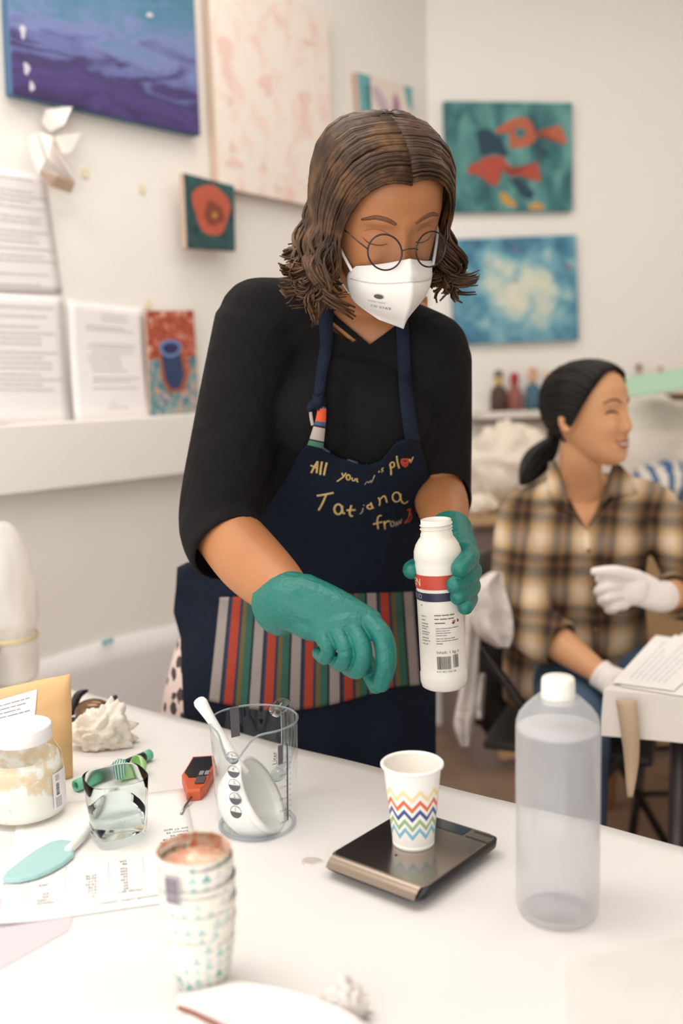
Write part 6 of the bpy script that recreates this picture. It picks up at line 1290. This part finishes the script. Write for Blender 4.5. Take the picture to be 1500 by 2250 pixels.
dk = P(1080, 1500, 2.60); vs, fs = crumple(dk, .075, .07, .14, .2, 1.6, 4.4, None, 36, 26); bgk = thing('dark_bag', 'dark cloth bag hanging behind the white garment', 'bag', dk - V((0, 0, .14))); mesh('bag_body', vs, fs, cloth('dark_bag_cloth', (40, 36, 36), .9, .4, 14), bgk); mesh('bag_strap', *tube([dk + V((-.05, 0, .1)), dk + V((-.03, .01, .26)), dk + V((.03, .01, .26)), dk + V((.05, 0, .1))], .007, 8), mat('dark_bag_cloth'), bgk)

# ================================================================== side table at right
c0 = PZ(1327, 1516, TZ); c1 = PZ(1500, 1534, TZ); c3 = PZ(1500, 1393, TZ); ex = (c1 - c0).normalized(); ey = (c3 - c0).normalized()
LX, LY = 1.25, 1.05
stb = thing('side_table', 'white cloth-covered side table at the right edge', 'table', V((c0.x, c0.y, 0)))
SQ = lambda a, b, z: V((c0.x, c0.y, 0)) + ex * a + ey * b + V((0, 0, z))
mesh('tabletop', *prism([SQ(.012, .012, TZ - .03), SQ(LX, .012, TZ - .03), SQ(LX, LY, TZ - .03), SQ(.012, LY, TZ - .03)], .026), wood, stb, smooth=False)
for a, b in ((.10, .09), (LX - .06, .09), (LX - .06, LY - .08), (.14, LY - .08)): p = SQ(a, b, 0); mesh('leg', *tube([p, V((p.x, p.y, TZ - .03))], .018, 10), CHM, stb)
CLM = mat('side_cloth', (240, 234, 226), .7, bump=.2, bscale=10, bdist=.006)
rim_ = [SQ(0, 0, 0), SQ(LX, 0, 0), SQ(LX, LY, 0), SQ(0, LY, 0)]; top = []; bot = []; rr_ = random.Random(2)
for k in range(4):
    a, b = rim_[k], rim_[(k + 1) % 4]
    for i in range(24): p = a.lerp(b, i / 24); top.append(V((p.x, p.y, TZ))); o_ = V((p.x, p.y, 0)) - (rim_[0] + rim_[2]) / 2; w_ = .004 * math.sin(i * .9); bot.append(V((p.x, p.y, TZ - .082 + .006 * math.sin(i * .5 + k))) + o_.normalized() * (.006 + w_))
n_ = 96; vs = top + bot; fs = [tuple(range(n_))] + [(i, i + n_, (i + 1) % n_ + n_, (i + 1) % n_) for i in range(n_)]
o = mesh('side_tablecloth', vs, fs, CLM, smooth=False, loc=SQ(0, 0, TZ)); thick(o, .0015, 1); tag(o, 'white cloth covering the side table at right', 'tablecloth')
sps = thing('paper_sheet', 'printed sheets lying on the side table beside the seated woman', 'paper sheet', SQ(.2, .2, TZ))
for k, (pp, z) in enumerate((([(1362, 1508), (1500, 1530), (1640, 1440), (1482, 1395)], .003), ([(1345, 1500), (1480, 1518), (1590, 1420), (1440, 1396)], .006))):
    c = [PZ(x, y, TZ + z) for x, y in pp]; o = mesh('sheet', c, [(0, 1, 2, 3)], WHITE_PAPER, sps, smooth=False); thick(o, .0008, 1)
    if k == 1:
        fq = lambda u, v: (c[0].lerp(c[1], u)).lerp(c[3].lerp(c[2], u), v) + V((0, 0, .0012))
        v2, f2 = bars2d([(.1, .9 - .15 * (i % 3), .2 + .09 * i, .03) for i in range(7)], rr_); mesh('printed_text', [fq(b, a) for a, b in v2], f2, mat('very_pale_ink', (214, 212, 216), .8), sps, smooth=False)['kind'] = 'stuff'
tp0 = [(1352, 1398, 1538), (1362, 1404, 1600), (1370, 1404, 1660), (1374, 1398, 1710), (1378, 1390, 1752)]
R_ = spline(tp0, 4); yt = c0.y - .012
tnr = V((ex.y, -ex.x, 0)); tnr = tnr if tnr.y < 0 else -tnr
vs = [PP(x, r[2], c0 + tnr * (.024 + .003 * math.sin(i * .5)), tnr) for i, r in enumerate(R_) for x in (r[0], (r[0] + r[1]) / 2, r[1])]; fs = [(3 * i + j, 3 * i + j + 1, 3 * i + 4 + j, 3 * i + 3 + j) for i in range(len(R_) - 1) for j in (0, 1)]
o = mesh('masking_tape', vs, fs, mat('tape_beige', (204, 180, 150), .6), loc=P(1380, 1540, yt)); thick(o, .0008, 0); tag(o, 'torn strip of beige masking tape hanging from the side table', 'tape')
# wooden stool behind
sl = PZ(1336, 1776, 0); ws = thing('wooden_stool', 'wooden stool under the side table, one pale leg showing', 'stool', V((sl.x + .14, sl.y + .09, 0))); SW2 = mat('stool_wood', (176, 126, 78), .5, var=.15, vscale=20)
for a, b in ((0, 0), (.28, 0), (.28, .19), (0, .19)): p = sl + V((a, b, 0)); mesh('leg', *tube([p, p + V((.02 if a == 0 else -.02, 0, .43))], .019, 12), SW2, ws)
mesh('seat', *lathe([(0, .43), (.14, .43), (.15, .44), (.15, .46), (.14, .468), (0, .468)], 32, V((sl.x + .14, sl.y + .095, 0))), SW2, ws)

# ================================================================== back of the room
CABW = mat('cabinet_wood', (198, 164, 122), .5, var=.12, vscale=15); CABG = mat('cabinet_grey', (140, 124, 116), .6)
k0 = P(1030, 1137, 3.12); kz = k0.z; cabR = V((k0.x + 1.35, k0.y, 0)); cdir = dB; cn = nB
cab = thing('low_cabinet', 'low wooden cabinet behind the standing woman and seated woman', 'cabinet', V((k0.x, k0.y, 0)))
CQ = lambda a, b, z: V((k0.x, k0.y, 0)) + cdir * a - cn * b + V((0, 0, z))
mesh('top', *box(CQ(.68, .22, kz - .012), 1.38, .48, .026, (cdir, cn, V((0, 0, 1)))), CABW, cab, smooth=False); mesh('body', *box(CQ(.68, .235, (kz - .03) / 2), 1.32, .43, kz - .03, (cdir, cn, V((0, 0, 1)))), CABG, cab, smooth=False)
for i in range(3):
    d = mesh('door', *box(CQ(.30 + .42 * i - .02, .012, (kz - .05) / 2 - .03), .36, .02, kz - .19, (cdir, cn, V((0, 0, 1)))), CABW, cab, smooth=False); mesh('handle', *tube([CQ(.43 + .42 * i, -.004, kz * .62), CQ(.43 + .42 * i, -.018, kz * .66), CQ(.43 + .42 * i, -.018, kz * .76), CQ(.43 + .42 * i, -.004, kz * .8)], .005, 8), mat('handle_pale', (214, 200, 184), .4), d)
WB = mat('white_bundle', (238, 226, 210), .85, bump=.7, bscale=24, bdist=.01)
def bundle(x, y, Y, rx, ry, rz, lab, seed, m=WB, nm='cloth_bundle', cat='bundle', amp=.16):
    c = P(x, y, Y); c.z = kz + rz * .97; vs, fs = crumple(c, rx, ry, rz, amp, 1.8, seed, kz + .001); tag(mesh(nm, vs, fs, m, loc=(c.x, c.y, kz)), lab, cat)
def pile(x, y0, y1, Y): return (P(x, y0, Y).z - kz) / 2
bundle(1115, 1000, 3.30, .155, .12, pile(1115, 926, 1, 3.30), 'large off-white cloth bundle on the cabinet left of the seated woman', 1.0)
bundle(1052, 1100, 3.18, .055, .05, .035, 'small pale bundle at the cabinet edge beside the bottle hand', 5.0)
bundle(1430, 950, 3.34, .22, .13, pile(1430, 862, 1, 3.34), 'big white padded bundle right of the seated woman\'s face', 2.0, mat('white_bundle2', (240, 232, 220), .85, bump=.5, bscale=16, bdist=.01), amp=.10)
# mint board, brown dish, striped bag, orange box
a, b = P(1366, 862, 3.10), P(1560, 812, 3.10); mb = [a, P(1560, 862, 3.06), b, P(1400, 828, 3.24)]
o = mesh('mint_board', [P(1370, 874, 3.08), P(1570, 842, 3.02), P(1570, 800, 3.22), P(1374, 830, 3.26)], [(0, 1, 2, 3)], mat('mint_card', (176, 212, 184), .6), smooth=False, loc=P(1440, 850, 3.1)); thick(o, .005, 0); tag(o, 'mint green board lying slanted on the white bundle', 'board')
c = P(1500, 866, 3.1); dsh = thing('brown_dish', 'shallow brown dish with golden rim at the right edge', 'dish', c - V((0, 0, .02))); mesh('dish_body', *lathe([(0, -.02), (.03, -.018), (.05, 0)], 28, c), mat('dish_brown', (112, 76, 40), .5), dsh); mesh('rim', *lathe([(.048, -.003), (.052, -.002), (.052, .003), (.047, .003), (0, -.006)], 28, c), mat('dish_gold', (176, 128, 66), .4), dsh)
def f_bw(n, b, tc): n.t.links.new(n.ramp(n('ShaderNodeTexWave', {'Vector': tc.outputs['Object'], 'Scale': 7.0, 'Distortion': 4.0}).outputs[1], [(.55, (232, 224, 216)), (.68, (62, 104, 150))]), b.inputs['Base Color'])
bundle(1470, 1045, 3.2, .13, .08, pile(1470, 1012, 1, 3.2), 'white and blue patterned bag behind the plaid shoulder', 6.0, mat('blue_white_bag', rough=.6, fn=f_bw), 'patterned_bag', 'bag')
c = P(1590, 1090, 3.14); tag(bevel(mesh('orange_box', *box(V((c.x, c.y, kz + .035)), .07, .06, .07, (cdir, cn, V((0, 0, 1)))), mat('orange_card', (192, 92, 46), .6), smooth=False, loc=V((c.x, c.y, kz))), .004), 'small orange box at the right edge behind the shoulder', 'box')
# shelf with dolls on the back wall
zs1 = PP(1130, 903, CORNER + nB * .12, nB).z; sA = PP(1058, 905, CORNER + nB * .12, nB); sB = PP(1400, 895, CORNER + nB * .12, nB); sm_ = (sA + sB) / 2
shf_ = thing('wall_shelf', 'short white wall shelf holding the row of dolls', 'shelf', V((sm_.x, sm_.y, zs1 - .03)))
mid_ = V((sm_.x, sm_.y, zs1 - .0125)) - nB * .06; o = mesh('board', *box(mid_, (sB - sA).length, .115, .025, (dB, nB, V((0, 0, 1)))), mat('shelf_white', (232, 226, 216), .5), shf_, smooth=False)
mesh('bracket_rail', *box(mid_ - V((0, 0, .022)) - nB * .03, (sB - sA).length + .04, .05, .018, (dB, nB, V((0, 0, 1)))), mat('rail_grey', (150, 140, 126), .6), shf_, smooth=False)
DOLLS = [(1095, 812, 28, (84, 62, 54), (216, 178, 110), (108, 104, 104), 'brown-robed doll with yellow face and grey cap, leftmost on the shelf'), (1130, 818, 26, (150, 92, 84), (178, 62, 58), (170, 50, 52), 'doll with red headscarf and colourful robe on the shelf'), (1170, 806, 27, (74, 108, 128), (222, 178, 150), (206, 160, 130), 'blue-robed doll with pale face on the shelf'), (1203, 815, 26, (150, 178, 190), (226, 182, 156), (226, 190, 168), 'pale blue and white doll nearest the seated woman\'s hair')]
for x, ytop, wd, cb_, ch_, cc_, lab in DOLLS:
    p = PP(x, 890, CORNER + nB * .065, nB); p.z = zs1; h = zat(x, ytop, p) - zs1; r_ = pxm(wd / 2 + 3, p); nm_ = 'doll_%d' % x
    d = thing('doll', lab, 'doll', p, 'dolls on the wall shelf'); mesh('robe', *lathe([(0, 0), (r_ * 1.1, 0), (r_ * 1.05, h * .3), (r_ * .8, h * .52), (r_ * .4, h * .62), (0, h * .63)], 18, p), mat(nm_ + '_robe', cb_, .8, var=.35, vscale=70), d)
    mesh('head', *ball(p + V((0, 0, h * .78)), r_ * .62, r_ * .62, h * .17, None, 16, 12), mat(nm_ + '_head', ch_, .7), d); mesh('cap', *lathe([(r_ * .66, h * .82), (r_ * .6, h * .92), (r_ * .3, h * .99), (0, h)], 16, p), mat(nm_ + '_cap', cc_, .8), d)
    for g in (-1, 1): mesh('arm', *limb([p + dB * (g * r_ * .7) + V((0, 0, h * .52)), p + dB * (g * r_ * 1.05) + V((0, 0, h * .3)) + nB * .01], [r_ * .25, r_ * .2], 10), mat(nm_ + '_robe'), d)
for k, (x, y, cc_) in enumerate(((1403, 812, (140, 110, 90)), (1450, 815, (214, 178, 162)))):
    p = PP(x, y, CORNER + nB * .02, nB); d = thing('wall_figurine', ['tiny brown figurine on the wall above the mint board', 'tiny pinkish figurine on the wall near the right edge'][k], 'figurine', p - V((0, 0, .03)), 'tiny wall figurines'); mesh('head', *ball(p + V((0, 0, .008)), .012, .010, .013, None, 12, 8), mat('figurine_%d' % k, cc_, .8), d); mesh('body', *lathe([(0, -.035), (.016, -.033), (.008, -.005), (0, 0)], 12, p), mat('figurine_body_%d' % k, (206, 182, 160), .8), d)
for _o in SC.objects:
    if '_o' in _o: del _o['_o']
